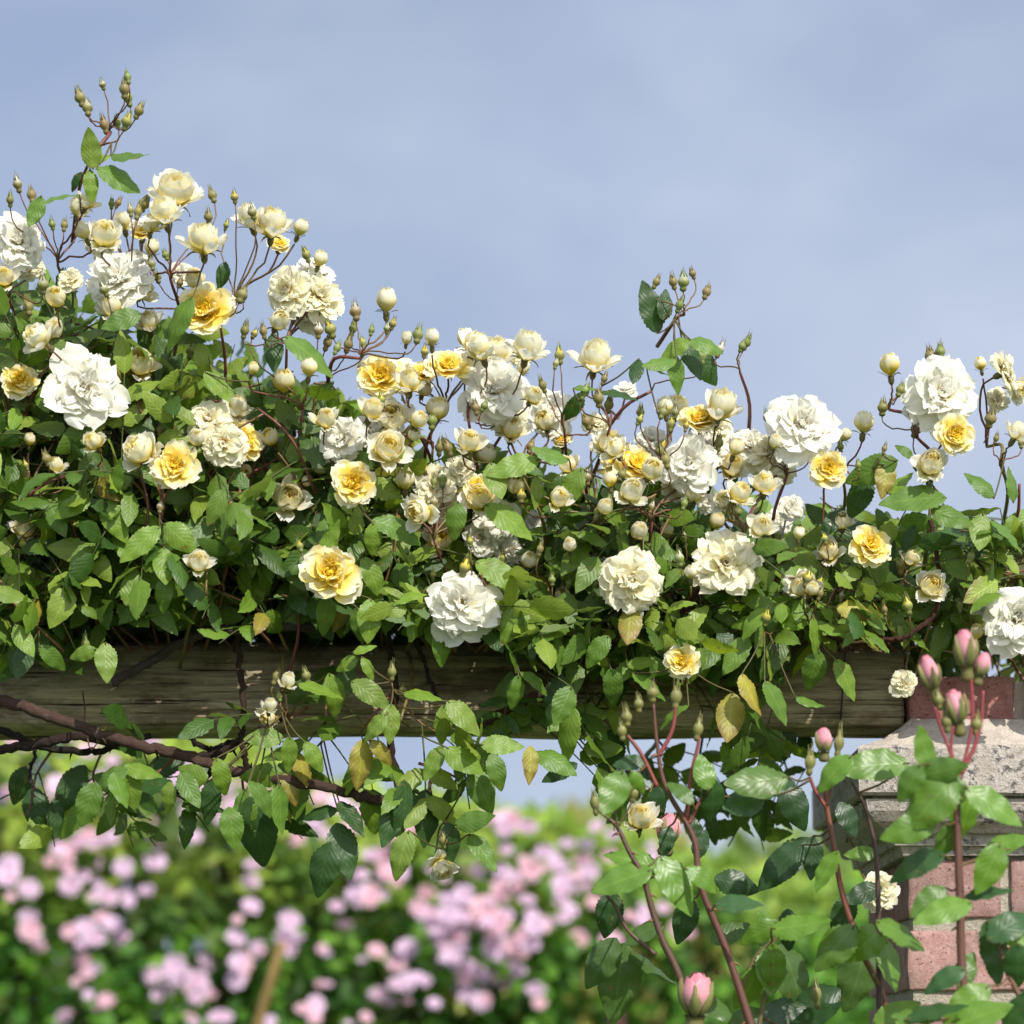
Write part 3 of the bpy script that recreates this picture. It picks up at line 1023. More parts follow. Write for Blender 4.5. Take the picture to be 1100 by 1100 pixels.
# single leaflets seen clearly in front: px py length angle tone
CL = """95 865 50 250 n|130 852 46 290 n|60 880 44 270 kb|115 835 46 200 n|205 850 44 300 n|225 862 50 260 k|250 890 46 280 n|285 855 46 320 n|205 832 40 160 b|20 845 44 250 kb|155 830 44 340 b|98 160 42 95 yg|108 171 22 200 b|143 171 46 350 n|130 186 52 350 n|98 200 35 275 b|62 214 46 190 n|38 228 36 250 n|80 195 25 230 k|240 297 30 260 k|294 380 42 270 k|335 380 66 328 n|185 345 66 230 n|130 345 45 200 n
699 330 56 105 k|715 326 36 80 k|725 373 36 205 b|760 368 40 355 n|745 387 46 300 k|760 393 46 310 k|707 393 40 200 n|714 399 38 350 b|727 402 42 280 n|683 401 30 260 k|666 425 42 350 k|617 440 40 245 k|630 415 28 10 n
971 484 24 140 n|997 515 40 320 n|935 505 60 200 n|950 517 42 260 y|968 517 36 50 b|980 535 70 180 n|1054 518 42 130 n|1092 518 42 80 n|1052 575 46 260 yg|1072 590 56 290 k|1085 575 50 320 n|1048 550 50 0 n|1023 558 50 330 n|893 562 40 230 k|922 535 50 240 k
550 502 58 195 b|590 490 42 170 n|577 530 36 270 yg|612 527 52 240 b|533 520 46 285 yg|549 558 62 330 b|490 560 42 265 n|402 580 36 275 b|402 620 48 300 b|437 640 42 20 b|438 656 42 200 b|350 662 44 265 n|430 565 60 350 n|385 672 38 275 n|540 615 60 340 b|355 580 46 60 b
75 545 46 200 b|124 560 50 300 b|178 612 46 275 b|150 585 56 220 b|195 578 46 320 b|127 512 40 70 n|235 415 42 315 b|27 690 42 300 b|25 712 42 250 k|58 707 40 320 n|88 703 32 200 b|115 713 44 275 yg|12 640 46 340 yg|142 630 44 80 b|176 640 40 265 n|240 836 44 290 b|140 848 46 275 b|180 858 36 260 yg|160 845 50 190 k|75 850 62 240 kb|40 872 52 280 kb|175 822 50 200 kb
283 793 42 180 b|311 812 40 270 b|340 812 38 310 b|388 822 54 265 y|412 808 38 320 y|362 748 50 290 b|345 740 50 350 b|400 745 50 330 yg|400 780 38 220 yg|420 778 42 270 yg|480 780 44 280 yg|500 770 50 320 yg|455 745 42 0 b|465 820 42 240 b|550 670 52 240 b|566 692 60 250 k|557 745 38 270 n|578 730 40 340 n|595 750 52 250 k|605 790 64 250 b|600 815 52 345 n|570 823 42 270 y
345 935 62 250 k|370 915 62 285 k|380 880 48 310 k|340 870 44 180 k|277 895 80 275 k|300 870 52 270 n|258 868 42 250 n|420 885 56 255 k|440 870 62 280 k|460 880 62 275 k|520 916 50 310 n|512 882 46 10 n|485 905 42 280 k|520 850 52 300 n|430 920 56 250 yg|535 830 42 290 n|500 820 52 320 b|540 800 46 0 b|400 668 48 275 b|392 697 26 20 b|370 712 30 200 b|398 717 28 310 b|475 697 40 275 n
783 775 60 262 y|806 748 50 290 y|835 755 52 300 n|874 722 46 255 n|910 730 48 300 b|900 680 50 330 b|877 685 42 280 b|920 654 42 355 y|790 697 50 320 k|690 712 32 10 b|700 735 46 330 n|676 676 48 265 y|640 700 42 230 n|605 760 46 250 n|845 800 42 270 kb|655 812 56 265 kb|600 828 42 200 k|870 755 32 340 n|740 700 44 300 n|660 740 44 280 n|720 765 40 200 n""".replace('\n', '|').split('|')
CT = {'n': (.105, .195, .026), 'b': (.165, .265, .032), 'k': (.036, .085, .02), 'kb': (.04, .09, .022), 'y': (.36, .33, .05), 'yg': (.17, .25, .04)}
for k, ln in enumerate(CL):
    px, py, L, ang, tk = ln.split(); px, py, L, ang = float(px), float(py), float(L) * 1.04, R(float(ang))
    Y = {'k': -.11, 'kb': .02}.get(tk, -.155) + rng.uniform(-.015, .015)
    lm = L * .001 * (CAM_D + Y) / CAM_D
    dv = np.array([math.cos(ang), 0, math.sin(ang)])
    d = unit(dv + np.array([0, rng.uniform(-.4, .1), 0])); n = unit(np.array([.15, -.8, .5]) + rng.normal(0, .27, 3))
    base = P(px, py, Y) - dv * lm * .5
    mb = MB() if k % 3 != 1 or k > 150 else MB()
    near = shoot_pts[np.argmin(np.sum((shoot_pts - base) ** 2, 1))]
    if np.linalg.norm(near - base) < .09:
        tube(mb, smooth_path([near, (near + base) / 2 + [0, 0, -.003], base, base + d * lm * .06], 8), .0010, .0007, (.13, .09, .035), (.13, .14, .04), 5)
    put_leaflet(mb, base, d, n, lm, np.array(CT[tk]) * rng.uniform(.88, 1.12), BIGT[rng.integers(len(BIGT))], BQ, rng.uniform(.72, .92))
    CLM = mb
    if (k * 37) % len(CL) < 100:
        lo_ = mb.build('leaf', LEAF, rose, origin=base)
        if tk == 'y': tag(lo_, 'yellowed leaf browning at its edges')
    else:
        for V, Q, C, L_ in zip(mb.v, mb.q, mb.c, mb.l):
            fol.v.append(V); fol.q.append(Q + fol.n); fol.c.append(C); fol.l.append(L_)
        fol.n += mb.n

for job in leaf_jobs:
    key, base, d, n, size, npair, tk = job[:7]
    LOOSE[0] = len(job) > 7
    compound(fol, base, d, n, size, npair, tk, reject)
fo = fol.build('foliage', LEAF, rose); tag(fo, kind='stuff')
so_ = shoots.build('shoots', STEM, rose); tag(so_, kind='stuff')

# ================================================================== PINK ROSE BUSH in front of the pier
bush = empty('rose_bush', (.22, -.33, 0), 'glossy leaved rose bush with pink buds on red canes before the brick pier', 'rose')
FY = -.30
BC = [  # polyline, r0, r1 (mm), colour
    ([(880, 1500), (835, 1200), (806, 1100), (780, 1020), (752, 950), (745, 900), (715, 845), (706, 800), (702, 756)], 5.0, 1.5, (.12, .05, .035)),
    ([(706, 845), (690, 812), (674, 790)], 2.2, 1.8, (.2, .05, .04)),
    ([(737, 880), (742, 835), (750, 800), (750, 790)], 2.2, 1.6, (.2, .05, .04)),
    ([(708, 812), (722, 785), (726, 758)], 2.2, 1.8, (.22, .05, .045)),
    ([(740, 885), (748, 868), (757, 850)], 2.0, 1.4, (.18, .05, .04)),
    ([(860, 1500), (770, 1200), (735, 1064), (712, 1010), (700, 975), (690, 940), (676, 915), (664, 890), (655, 880)], 4.5, 1.8, (.10, .055, .035)),
    ([(705, 1026), (675, 1000), (662, 975), (652, 962)], 2.2, 1.6, (.10, .06, .035)),
    ([(655, 880), (644, 872), (640, 866)], 1.2, 1.0, (.08, .07, .03)), ([(664, 888), (660, 870), (658, 858)], 1.2, 1.0, (.08, .07, .03)), ([(664, 888), (672, 875), (680, 858)], 1.2, 1.0, (.08, .07, .03)),
    ([(985, 1500), (960, 1200), (946, 1100), (944, 1000), (941, 920), (930, 870), (915, 840)], 4.5, 1.2, (.075, .04, .03)),
    ([(968, 1300), (955, 1100), (925, 1020), (905, 960), (895, 905), (888, 865), (886, 835)], 3.6, 2.2, (.20, .07, .04)),
    ([(888, 868), (876, 850), (870, 835)], 2.0, 1.6, (.22, .05, .04)), ([(888, 866), (896, 835), (900, 815)], 1.6, 1.2, (.2, .08, .04)),
    ([(1120, 1500), (1060, 1180), (1036, 1070), (1031, 960), (1028, 870), (1031, 832)], 5.0, 3.2, (.13, .055, .04)),
    ([(1031, 834), (1012, 785), (1004, 760)], 1.5, 1.6, (.25, .045, .05)), ([(1031, 834), (1044, 780), (1043, 722)], 1.5, 1.7, (.25, .045, .05)), ([(1032, 832), (1052, 785), (1056, 742)], 1.5, 1.6, (.25, .045, .05)),
    ([(1029, 834), (1022, 805), (1024, 780)], 1.5, 1.4, (.25, .045, .05)), ([(1033, 832), (1048, 800), (1048, 785)], 1.8, 1.6, (.25, .045, .05)),
    ([(1100, 1400), (1110, 1150), (1098, 1080), (1080, 1040), (1070, 1000)], 3.5, 1.8, (.16, .09, .05)),
    ([(1030, 985), (1008, 983), (995, 985)], 1.6, 1.2, (.14, .1, .04)), ([(1031, 930), (1060, 920), (1085, 912)], 1.6, 1.2, (.16, .1, .04)),
    ([(945, 1010), (950, 1000), (956, 995)], 1.6, 1.2, (.14, .1, .04)), ([(946, 1060), (930, 1030), (925, 1000)], 1.8, 1.4, (.14, .1, .04)),
    ([(812, 1120), (825, 1050), (830, 1015), (835, 1005)], 2.2, 1.4, (.14, .1, .04)), ([(795, 1070), (810, 1030), (830, 1010)], 1.6, 1.2, (.14, .1, .04)),
]
cpts = []
for k, (pts, r0, r1, c) in enumerate(BC):
    Y = FY + .03 * math.sin(k * 1.3) if k not in (1, 2, 3, 4) else FY
    if pts[-1][0] > 985 and k > 10: Y = -.42
    path = smooth_path([P(x, y, Y) for x, y in pts], 8 * len(pts))
    cm = MB(); tube(cm, path, r0 * .001, r1 * .001, np.array(c) * 1.15, np.array(c), 8, .03)
    for q in range(4, len(path) - 2, 7):
        if r0 > 3 and rng.random() < .55:
            a = unit([rng.choice([-1, 1]), rng.uniform(-.5, .3), -.2]); tube(cm, [path[q], path[q] + a * .006, path[q] + a * .009 + [0, 0, -.002]], .002, .0003, (.25, .12, .06), None, 4)
    cm.build('cane', STEM, bush)
    cpts.append(path[path[:, 2] > 1.7])
cpts = np.concatenate(cpts)

BL = """886 935 48 235 b|924 917 34 180 b|862 995 64 5 b|895 1018 64 225 g|927 1013 56 215 b|955 1040 58 275 b|973 996 64 350 b|980 925 68 190 d|975 890 62 195 b|998 862 76 225 b|1041 882 56 268 b|1069 866 70 330 b
1062 934 58 245 b|995 968 48 215 m|1062 955 52 20 d|1010 976 66 190 b|1018 903 42 240 m|1070 1024 72 285 d|977 842 46 240 m|935 822 78 182 b|893 828 52 215 b|993 806 52 110 b|1012 828 56 12 m|1010 846 56 180 m
1006 1084 66 20 d|1036 1078 62 215 b|1057 1088 66 25 b|1092 1085 50 60 d|983 1092 60 190 m|963 1090 56 30 b|1085 990 60 40 d|1095 1010 50 300 b|1085 905 50 10 b|1094 1040 50 270 d
831 1041 54 272 b|822 1006 52 110 b|858 1050 78 300 s|922 1052 78 255 s|836 930 66 220 k|872 922 46 265 k|856 866 56 300 k|826 846 54 15 d|658 853 52 245 b|685 841 28 300 b|667 944 66 195 b|680 920 62 150 b|727 952 70 300 b|757 943 44 335 b
654 983 50 260 k|735 990 50 250 k|664 1058 86 262 s|646 1036 62 240 s|702 1042 60 320 s|793 948 50 350 k|794 970 50 5 d|815 1002 46 210 b|826 1045 52 275 b|806 1066 56 255 b|810 841 70 190 g|768 862 50 275 d|796 864 50 200 d|704 867 44 265 k|731 848 40 130 m
757 828 40 100 b|848 924 60 230 k|836 1092 60 200 k|676 818 36 180 d|747 891 32 100 k|716 905 34 260 k|752 905 34 80 k|785 1000 46 30 s|770 1085 50 320 s|880 1090 60 20 k|905 985 50 250 k|1040 1040 44 60 m|912 880 40 300 k|805 1090 50 30 s|850 1000 46 280 k|925 960 44 200 k
870 1075 66 200 k|1012 1050 50 200 d|690 1000 46 200 s""".replace('\n', '|').split('|')
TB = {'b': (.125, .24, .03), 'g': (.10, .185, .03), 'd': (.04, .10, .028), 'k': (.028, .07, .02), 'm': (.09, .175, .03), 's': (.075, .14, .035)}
for k, ln in enumerate(BL):
    px, py, L, ang, tk = ln.split(); px, py, L, ang = float(px), float(py), float(L), R(float(ang))
    Y = FY + rng.uniform(-.05, .04)
    if px > 970: Y = -.43 + rng.uniform(-.03, .03)
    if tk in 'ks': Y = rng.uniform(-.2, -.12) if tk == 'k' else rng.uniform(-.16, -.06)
    lm = L * .001 * (CAM_D + Y) / CAM_D
    dv = np.array([math.cos(ang), 0, math.sin(ang)])
    lm *= 1.06
    d = unit(dv + np.array([0, rng.uniform(-.35, .1), 0]))
    n = unit(np.array([.15, -.8, .5]) + rng.normal(0, .24, 3))
    base = P(px, py, Y) - dv * lm * .5
    mb = MB()
    j = np.argmin(np.sum((cpts - base) ** 2 * [1, .3, 1], 1)); q = cpts[j]
    if np.linalg.norm(q - base) < .13:
        mid = (q + base) / 2 + np.array([0, 0, -.004])
        tube(mb, smooth_path([q, mid, base, base + d * lm * .08], 8), .0013, .0008, (.16, .09, .04), (.14, .14, .04), 5)
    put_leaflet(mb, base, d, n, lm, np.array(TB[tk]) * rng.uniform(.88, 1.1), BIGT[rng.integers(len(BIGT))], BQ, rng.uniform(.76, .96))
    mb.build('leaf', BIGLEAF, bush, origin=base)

PK0, PK1 = np.array([.72, .16, .24]), np.array([.80, .40, .46])


def pink_bud(px, py, w, h, dx, op, Y, tight=False, dark=False):
    ax = unit([dx, -.15, 1]); wm, hm = w * .00091 * (CAM_D + Y) / CAM_D, h * .001 * (CAM_D + Y) / CAM_D
    base = P(px, py, Y) - ax * hm * .42
    g = np.array([.17, .20, .06])
    if tight:
        mb = MB(); bud_shape(mb, hm * 1.0, wm * 1.0, .28, PK0 * (.6 if dark else .9), .3); place(mb, base - ax * hm * .1, ax); o = mb.build('bud', BUD, bush, origin=base)
        return
    mb = MB()
    for li, (n, rs, hs, span, lip, close) in enumerate(((3, 1.0, .93, 2.6, .10 * op, .62), (3, .88, 1.0, 2.6, 0, .88), (3, .66, 1.0, 2.8, 0, 1.0), (2, .4, .99, 3.4, 0, 1.05))):
        a0 = rng.uniform(0, 6.3)
        for k in range(n):
            V, uv, Q = wrap_petal(wm / 2 * rs, hm * .92 * hs, a0 + 2 * math.pi * k / n, span, lip, close, rip=.02)
            C = pcol(uv, PK1 * 1.05, PK1 * .45 + PK0 * .55 if li else PK1 * .75 + PK0 * .25, .2, .95); e = sst(np.abs(uv[:, 1:2]), .72, 1.0) * .7; mb.add(V, Q, C * (1 - e) + np.array([.90, .62, .66]) * e, uv)
    place(mb, base, ax); o = mb.build('opening_bud', PINKP, bush, origin=base)
    cm = MB(); n = 10; a = np.linspace(0, 2 * math.pi, n, endpoint=False); V = []
    for z, rr in ((-.30, .1), (-.27, .26), (-.16, .34), (-.05, .27), (.02, .3), (.06, .36)):
        V.append(np.stack([rr * wm * np.cos(a), rr * wm * np.sin(a), np.full(n, z * hm)], 1))
    cm.add(np.concatenate(V), grid_quads(6, n, True), g * [1.1, .85, 1])
    for k in range(5):
        V, uv, Q = petal(hm * rng.uniform(.62, .9), wm * .62, 56, -16, .5, .02, 0, 8, 5)
        V[:, 1] *= np.clip(1.15 - uv[:, 0] ** 1.5 * 1.1, .03, 1)
        cm.add(rotz(V + [wm * .16, 0, hm * .02], k * 1.2566 + .3), Q, g * rng.uniform(.85, 1.2) + np.array([.06, 0, .01]) * uv[:, :1], uv)
    place(cm, base, ax); cm.build('calyx', BUD, o, origin=base)


for a in ((1037, 700, 26, 46, -.12, 1, -.42), (1055, 716, 19, 30, .25, .2, -.42), (999, 725, 21, 42, -.3, .4, -.42), (1027, 762, 23, 42, -.2, .3, -.42), (748, 1072, 38, 54, .05, 1, -.30), (885, 797, 21, 30, -.05, .4, -.30), (718, 893, 30, 38, .15, 1, -.12)):
    pink_bud(*a)
for a in ((1049, 778, 13, 22, .1, 0, -.42), (1017, 775, 13, 24, -.1, 0, -.42), (870, 818, 13, 30, .05, 0, -.30), (901, 798, 12, 32, .1, 0, -.30), (673, 770, 13, 22, -.1, 0, -.30), (686, 756, 12, 20, -.05, 0, -.30), (701, 744, 14, 22, 0, 0, -.30), (726, 748, 14, 28, .05, 0, -.30),
          (750, 783, 13, 26, .15, 0, -.30), (668, 785, 12, 22, -.1, 0, -.30), (639, 862, 11, 28, -.1, 0, -.28), (659, 855, 10, 18, 0, 0, -.28), (681, 852, 12, 22, .2, 0, -.28), (757, 842, 13, 22, .2, 0, -.25), (877, 1068, 13, 32, -.1, 0, -.2), (1008, 752, 12, 22, -.2, 0, -.42)):
    pink_bud(*a, tight=True)

# ================================================================== BEAM
def beam_material():
    m, nt, N, L = newmat('weathered_wood')
    g1 = noise(nt, coords(nt, (3, 40, 60)), 2.2, 6, .7)
    g2 = noise(nt, coords(nt, (2.2, 60, 130)), 2.0, 5, .65)
    big = noise(nt, coords(nt, (5, 9, 16)), 1.6, 4)
    c = mix(nt, ramp(nt, g1, (.3, 0.0), (.7, 1.0)), (.25, .19, .115), (.78, .66, .44))
    c = mix(nt, ramp(nt, big, (.46, 0.0), (.72, .38)), c, (.30, .27, .12))
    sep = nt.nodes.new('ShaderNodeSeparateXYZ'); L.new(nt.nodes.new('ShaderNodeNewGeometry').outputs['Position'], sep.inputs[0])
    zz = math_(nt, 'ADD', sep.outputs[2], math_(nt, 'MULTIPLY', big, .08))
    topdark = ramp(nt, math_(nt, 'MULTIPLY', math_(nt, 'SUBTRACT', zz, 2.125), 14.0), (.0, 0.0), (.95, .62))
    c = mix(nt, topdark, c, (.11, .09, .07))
    blo = noise(nt, coords(nt, (7, 10, 14)), 1.7, 5, .7)
    c = mix(nt, ramp(nt, blo, (.47, 0.0), (.62, .8)), c, mix(nt, 1.0, c, (.36, .32, .28), 'MULTIPLY'))
    crack = ramp(nt, g2, (.34, 1.0), (.40, 0.0))
    c = mix(nt, crack, c, (.012, .009, .007))
    lich = ramp(nt, noise(nt, coords(nt), 55, 4, .7), (.64, 0.0), (.70, .7))
    c = mix(nt, lich, c, (.55, .5, .36))
    h = math_(nt, 'SUBTRACT', math_(nt, 'ADD', math_(nt, 'MULTIPLY', g1, .8), g2), math_(nt, 'MULTIPLY', crack, .8))
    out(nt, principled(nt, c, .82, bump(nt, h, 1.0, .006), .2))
    return m


beam = MB()
nx_, na = 420, 120
X = np.linspace(-1.5, .4215, nx_)
zb, zt, y0, y1 = P(0, 783)[2], P(0, 688)[2], 0.0, .11
tt = np.linspace(0, 2 * math.pi, na, endpoint=False)
V = []
for x in X:
    e = 5.0
    cs, sn = np.cos(tt), np.sin(tt)
    k = (np.abs(cs) ** e + np.abs(sn) ** e) ** (-1 / e)
    yy = (y0 + y1) / 2 - k * cs * (y1 - y0) / 2; zz = (zb + zt) / 2 + k * sn * (zt - zb) / 2
    dsp = np.array([mnoise.noise(Vector((x * 4, 3 * a * 1.0, 0))) * .004 + mnoise.noise(Vector((x * 14, math.cos(a) * 6, math.sin(a) * 9))) * .0016 for a in tt])
    cr = np.zeros(na)
    for q, (zc, dep) in enumerate(((zb + .020, .012), (zb + .047, .008), (zt - .030, .013), (zt - .012, .008))):
        zw = zc + .004 * math.sin(x * 5 + q * 2) + .002 * math.sin(x * 17 + q)
        cr += dep * max(0, min(1, .55 + 1.4 * mnoise.noise(Vector((x * 3.1, q * 7, 1))))) * np.exp(-((zz - zw) / .0020) ** 2) * (yy < .03)
    V.append(np.stack([np.full(na, x), yy - cs * dsp + cr, zz + sn * dsp], 1))
V = np.concatenate([np.tile([[X[0], .055, (zb + zt) / 2]], (na, 1))] + [np.concatenate(V)] + [np.tile([[X[-1], .055, (zb + zt) / 2]], (na, 1))])
beam.add(V, grid_quads(nx_ + 2, na, True))
bo = beam.build('wooden_beam', beam_material(), origin=(0, .05, zb))
tag(bo, 'long weathered horizontal timber beam, mossy and cracked, under the cream rose', 'beam', kind='thing')
wm_ = MB()
a = np.linspace(0, 2 * math.pi, 40)
k = (np.abs(np.cos(a)) ** 5 + np.abs(np.sin(a)) ** 5) ** (-.2)
wx = P(905, 700)[0]
loop = np.stack([wx + .004 * np.sin(a), .055 - k * np.cos(a) * .061, (zb + zt) / 2 + k * np.sin(a) * .0535], 1)
tube(wm_, loop, .0011, .0011, (.02, .02, .02), None, 6)
tag(wm_.build('wire_tie', STEM, origin=(wx, .05, zb)), 'thin dark wire looped round the beam near the brick pier', 'wire')

# ================================================================== BRICK PIER
def brick_material():
    m, nt, N, L = newmat('brick')
    c = attr(nt, 'Col').outputs['Color']
    n1 = noise(nt, coords(nt), 60, 5, .7); n2 = noise(nt, coords(nt), 420, 3, .7); n3 = noise(nt, coords(nt), 900, 2)
    c = mix(nt, ramp(nt, n1, (.38, 0.0), (.66, .9)), c, mix(nt, 1.0, c, (1.35, 1.5, 1.6), 'MULTIPLY'))
    st = noise(nt, coords(nt), 18, 5, .7)
    c = mix(nt, ramp(nt, st, (.50, 0.0), (.68, .6)), c, (.16, .12, .10))
    pit = ramp(nt, n2, (.30, 1.0), (.38, 0.0))
    c = mix(nt, math_(nt, 'MULTIPLY', pit, .85), c, (.06, .03, .025))
    c = mix(nt, ramp(nt, n2, (.60, 0.0), (.70, .6)), c, (.50, .42, .38))
    h = math_(nt, 'ADD', math_(nt, 'SUBTRACT', n1, pit), math_(nt, 'MULTIPLY', n3, .5))
    out(nt, principled(nt, c, .9, bump(nt, h, .9, .003), .2))
    return m


def mortar_material(name, base=(.50, .44, .35)):
    m, nt, N, L = newmat(name)
    n1 = noise(nt, coords(nt), 45, 5, .7); n2 = noise(nt, coords(nt), 380, 3, .7)
    c = mix(nt, ramp(nt, n1, (.35, 0.0), (.7, 1.0)), tuple(x * .72 for x in base), base)
    c = mix(nt, ramp(nt, n2, (.28, .8), (.40, 0.0)), c, (.16, .12, .09))
    out(nt, principled(nt, c, .95, bump(nt, math_(nt, 'ADD', n1, n2), .9, .004), .15))
    return m


def stone_material():
    m, nt, N, L = newmat('lichen_stone')
    n1 = noise(nt, coords(nt), 34, 5, .75); n2 = noise(nt, coords(nt), 300, 4, .7); n3 = noise(nt, coords(nt), 120, 4, .75)
    c = mix(nt, ramp(nt, n1, (.35, 0.0), (.65, 1.0)), (.38, .32, .27), (.55, .49, .44))
    c = mix(nt, math_(nt, 'MULTIPLY', ramp(nt, n3, (.50, 0.0), (.57, .9)), ramp(nt, n1, (.44, 0.0), (.56, 1.0))), c, (.07, .065, .065))
    c = mix(nt, ramp(nt, n2, (.60, 0.0), (.68, .75)), c, (.52, .49, .45))
    c = mix(nt, ramp(nt, n2, (.28, .85), (.36, 0.0)), c, (.05, .045, .045))
    out(nt, principled(nt, c, .9, bump(nt, math_(nt, 'ADD', n1, n2), .9, .003), .2))
    return m


BRICK, MORT, STONE, FLAUNCH = brick_material(), mortar_material('mortar'), stone_material(), mortar_material('flaunching_mortar', (.70, .60, .51))
SX0, SX1, SY0, SY1 = P(971, 950)[0], P(971, 950)[0] + .33, -.03, .30


def rough_box(mb, lo, hi, c, bev=.004, seg=8, amp=.0013, seed=0):
    """box with rounded edges and an uneven surface"""
    lo, hi = np.array(lo, float), np.array(hi, float); ce = (lo + hi) / 2; hf = (hi - lo) / 2
    for ax in range(3):
        for sg in (-1, 1):
            u = np.concatenate([[-1, -1 + .04], np.linspace(-.9, .9, seg), [1 - .04, 1]])
            A, B_ = np.meshgrid(u, u, indexing='ij')
            p = np.zeros(A.shape + (3,)); i1, i2 = (ax + 1) % 3, (ax + 2) % 3
            p[..., ax] = sg; p[..., i1] = A * sg; p[..., i2] = B_
            q = p * hf
            inner = np.clip(q, -(hf - bev), hf - bev); dl = q - inner
            ln = np.linalg.norm(dl, axis=-1, keepdims=True)
            q = inner + dl / np.maximum(ln, 1e-9) * np.minimum(ln, bev)
            q = (q + ce).reshape(-1, 3)
            nz = np.array([mnoise.noise_vector(Vector(v * 55 + seed)) for v in q]) * amp
            mb.add(q + nz, grid_quads(len(u), len(u)), c)


pier = empty('brick_pier', ((SX0 + SX1) / 2, .13, 0), 'old red brick pier with lichen spotted stone cap and mortar slope', 'pier')
top = P(0, 925)[2]
sh = MB(); mo = MB()
z = top; row = 0; pitch = .077; bh = .0625
while z > .02:
    z0_ = max(z - bh, .0)
    half = row % 2
    xs_ = [SX0, SX0 + (.215 if not half else .105)]
    ed = [SX0]
    wfirst = .2165 if half else .1045
    x = SX0 + wfirst; ed.append(x)
    while x < SX1 - .03:
        x = min(SX1, x + .2265 if (half == 0) else x + .115); ed.append(x)
    for a_, b_ in zip(ed[:-1], ed[1:]):
        cc = np.array([.38, .215, .185]) * rng.uniform(.8, 1.15) + rng.uniform(-.015, .03) * np.array([1, .8, .7])
        jt = rng.uniform(-.0015, .0015)
        rough_box(sh, (a_ + (0 if a_ == SX0 else .005), SY0 + jt, z0_), (b_ - (0 if b_ == SX1 else .005), SY0 + .1025, z), cc, .004, 7 if z > 1.5 else 2, .0015, row * 3.1 + a_)
        rough_box(sh, (a_ + (0 if a_ == SX0 else .005), SY1 - .1025, z0_), (b_ - (0 if b_ == SX1 else .005), SY1 + jt, z), cc, .004, 2, .0015, row)
    for sx in (SX0, SX1 - .1025):
        for yy in ((SY0 + .1125, SY1 - .1125),):
            rough_box(sh, (sx, yy[0], z0_), (sx + .1025, yy[1], z), np.array([.30, .14, .12]) * rng.uniform(.8, 1.15), .004, 3, .0015, row * 1.7)
    z -= pitch; row += 1
rough_box(mo, (SX0 + .006, SY0 + .006, 0), (SX1 - .006, SY1 - .006, top + .004), (1, 1, 1), .002, 14, .002)


def loft(mb, rings):
    """closed stack of rectangles (x0,x1,y0,y1,z) with subdivided sides"""
    n = 24; V = []
    for x0, x1, ya, yb, zz in rings:
        t = np.linspace(0, 1, n, endpoint=False)
        V.append(np.concatenate([np.stack([x0 + (x1 - x0) * t, 0 * t + ya, 0 * t + zz], 1), np.stack([0 * t + x1, ya + (yb - ya) * t, 0 * t + zz], 1),
                                 np.stack([x1 - (x1 - x0) * t, 0 * t + yb, 0 * t + zz], 1), np.stack([0 * t + x0, yb - (yb - ya) * t, 0 * t + zz], 1)]))
    cx = (rings[0][0] + rings[0][1]) / 2; cy = (rings[0][2] + rings[0][3]) / 2
    V = [np.tile([[cx, cy, rings[0][4]]], (4 * n, 1))] + V + [np.tile([[cx, cy, rings[-1][4]]], (4 * n, 1))]
    V = np.concatenate(V)
    nz = np.array([mnoise.noise_vector(Vector(v * 38)) for v in V]) * .0012
    mb.add(V + nz, grid_quads(len(rings) + 2, 4 * n, True))


def rect(off, zz):
    return (SX0 - off, SX1 + off, SY0 - off, SY1 + off, zz)


tag(sh.build('shaft', BRICK, pier, smooth=True), 'pinkish red pitted brick courses')
mo.build('mortar_joints', MORT, pier)
zc0, zc1, zs0, zs1 = P(0, 920)[2], P(0, 894)[2], P(0, 863)[2], P(0, 810)[2]
zc0 = top + .003
mu = MB()
pr = [rect(.006, zc0), rect(.010, zc0 + .010), rect(.016, zc0 + .0105), rect(.018, zc0 + .022), rect(.026, zc0 + .0225), rect(.030, zc0 + .027), rect(.040, zc0 + .034), rect(.048, zc0 + .044), rect(.0515, zc0 + .056), rect(.0515, zs0 - .003), rect(.044, zs0 - .003), rect(.044, zs0 + .001)]
loft(mu, pr); mu.build('cornice', STONE, pier, smooth=False)
cs_ = MB(); loft(cs_, [rect(.0555, zs0), rect(.0595, zs0 + .003), rect(.0600, zs0 + .02), rect(.0600, zs1 - .004), rect(.056, zs1)]); cs_.build('cap_stone', STONE, pier, smooth=False)
fl = MB(); rg = []
for t in np.linspace(0, 1, 10):
    o_ = .052 - .056 * t; rg.append(rect(o_, zs1 + .0005 + .034 * (t ** 1.35)))
loft(fl, rg); fl.build('mortar_slope', FLAUNCH, pier)
tb = MB(); bz0, bz1 = P(0, 782)[2], P(0, 729)[2]
bx0 = P(974, 750)[0]
rough_box(tb, (bx0, -.02, bz0), (bx0 + .112, .195, bz1), np.array([.29, .125, .105]), .003, 12, .0016, 5)
rough_box(tb, (bx0 + .127, -.02, bz0), (bx0 + .325, .0825, bz1), np.array([.29, .13, .11]), .003, 9, .0016, 9)
tb.build('top_brick', BRICK, pier)
mj = MB(); rough_box(mj, (bx0 + .1125, -.008, bz0), (bx0 + .1265, .10, bz1 - .004), (1, 1, 1), .002, 6, .003); mj.build('mortar_joint', FLAUNCH, pier)

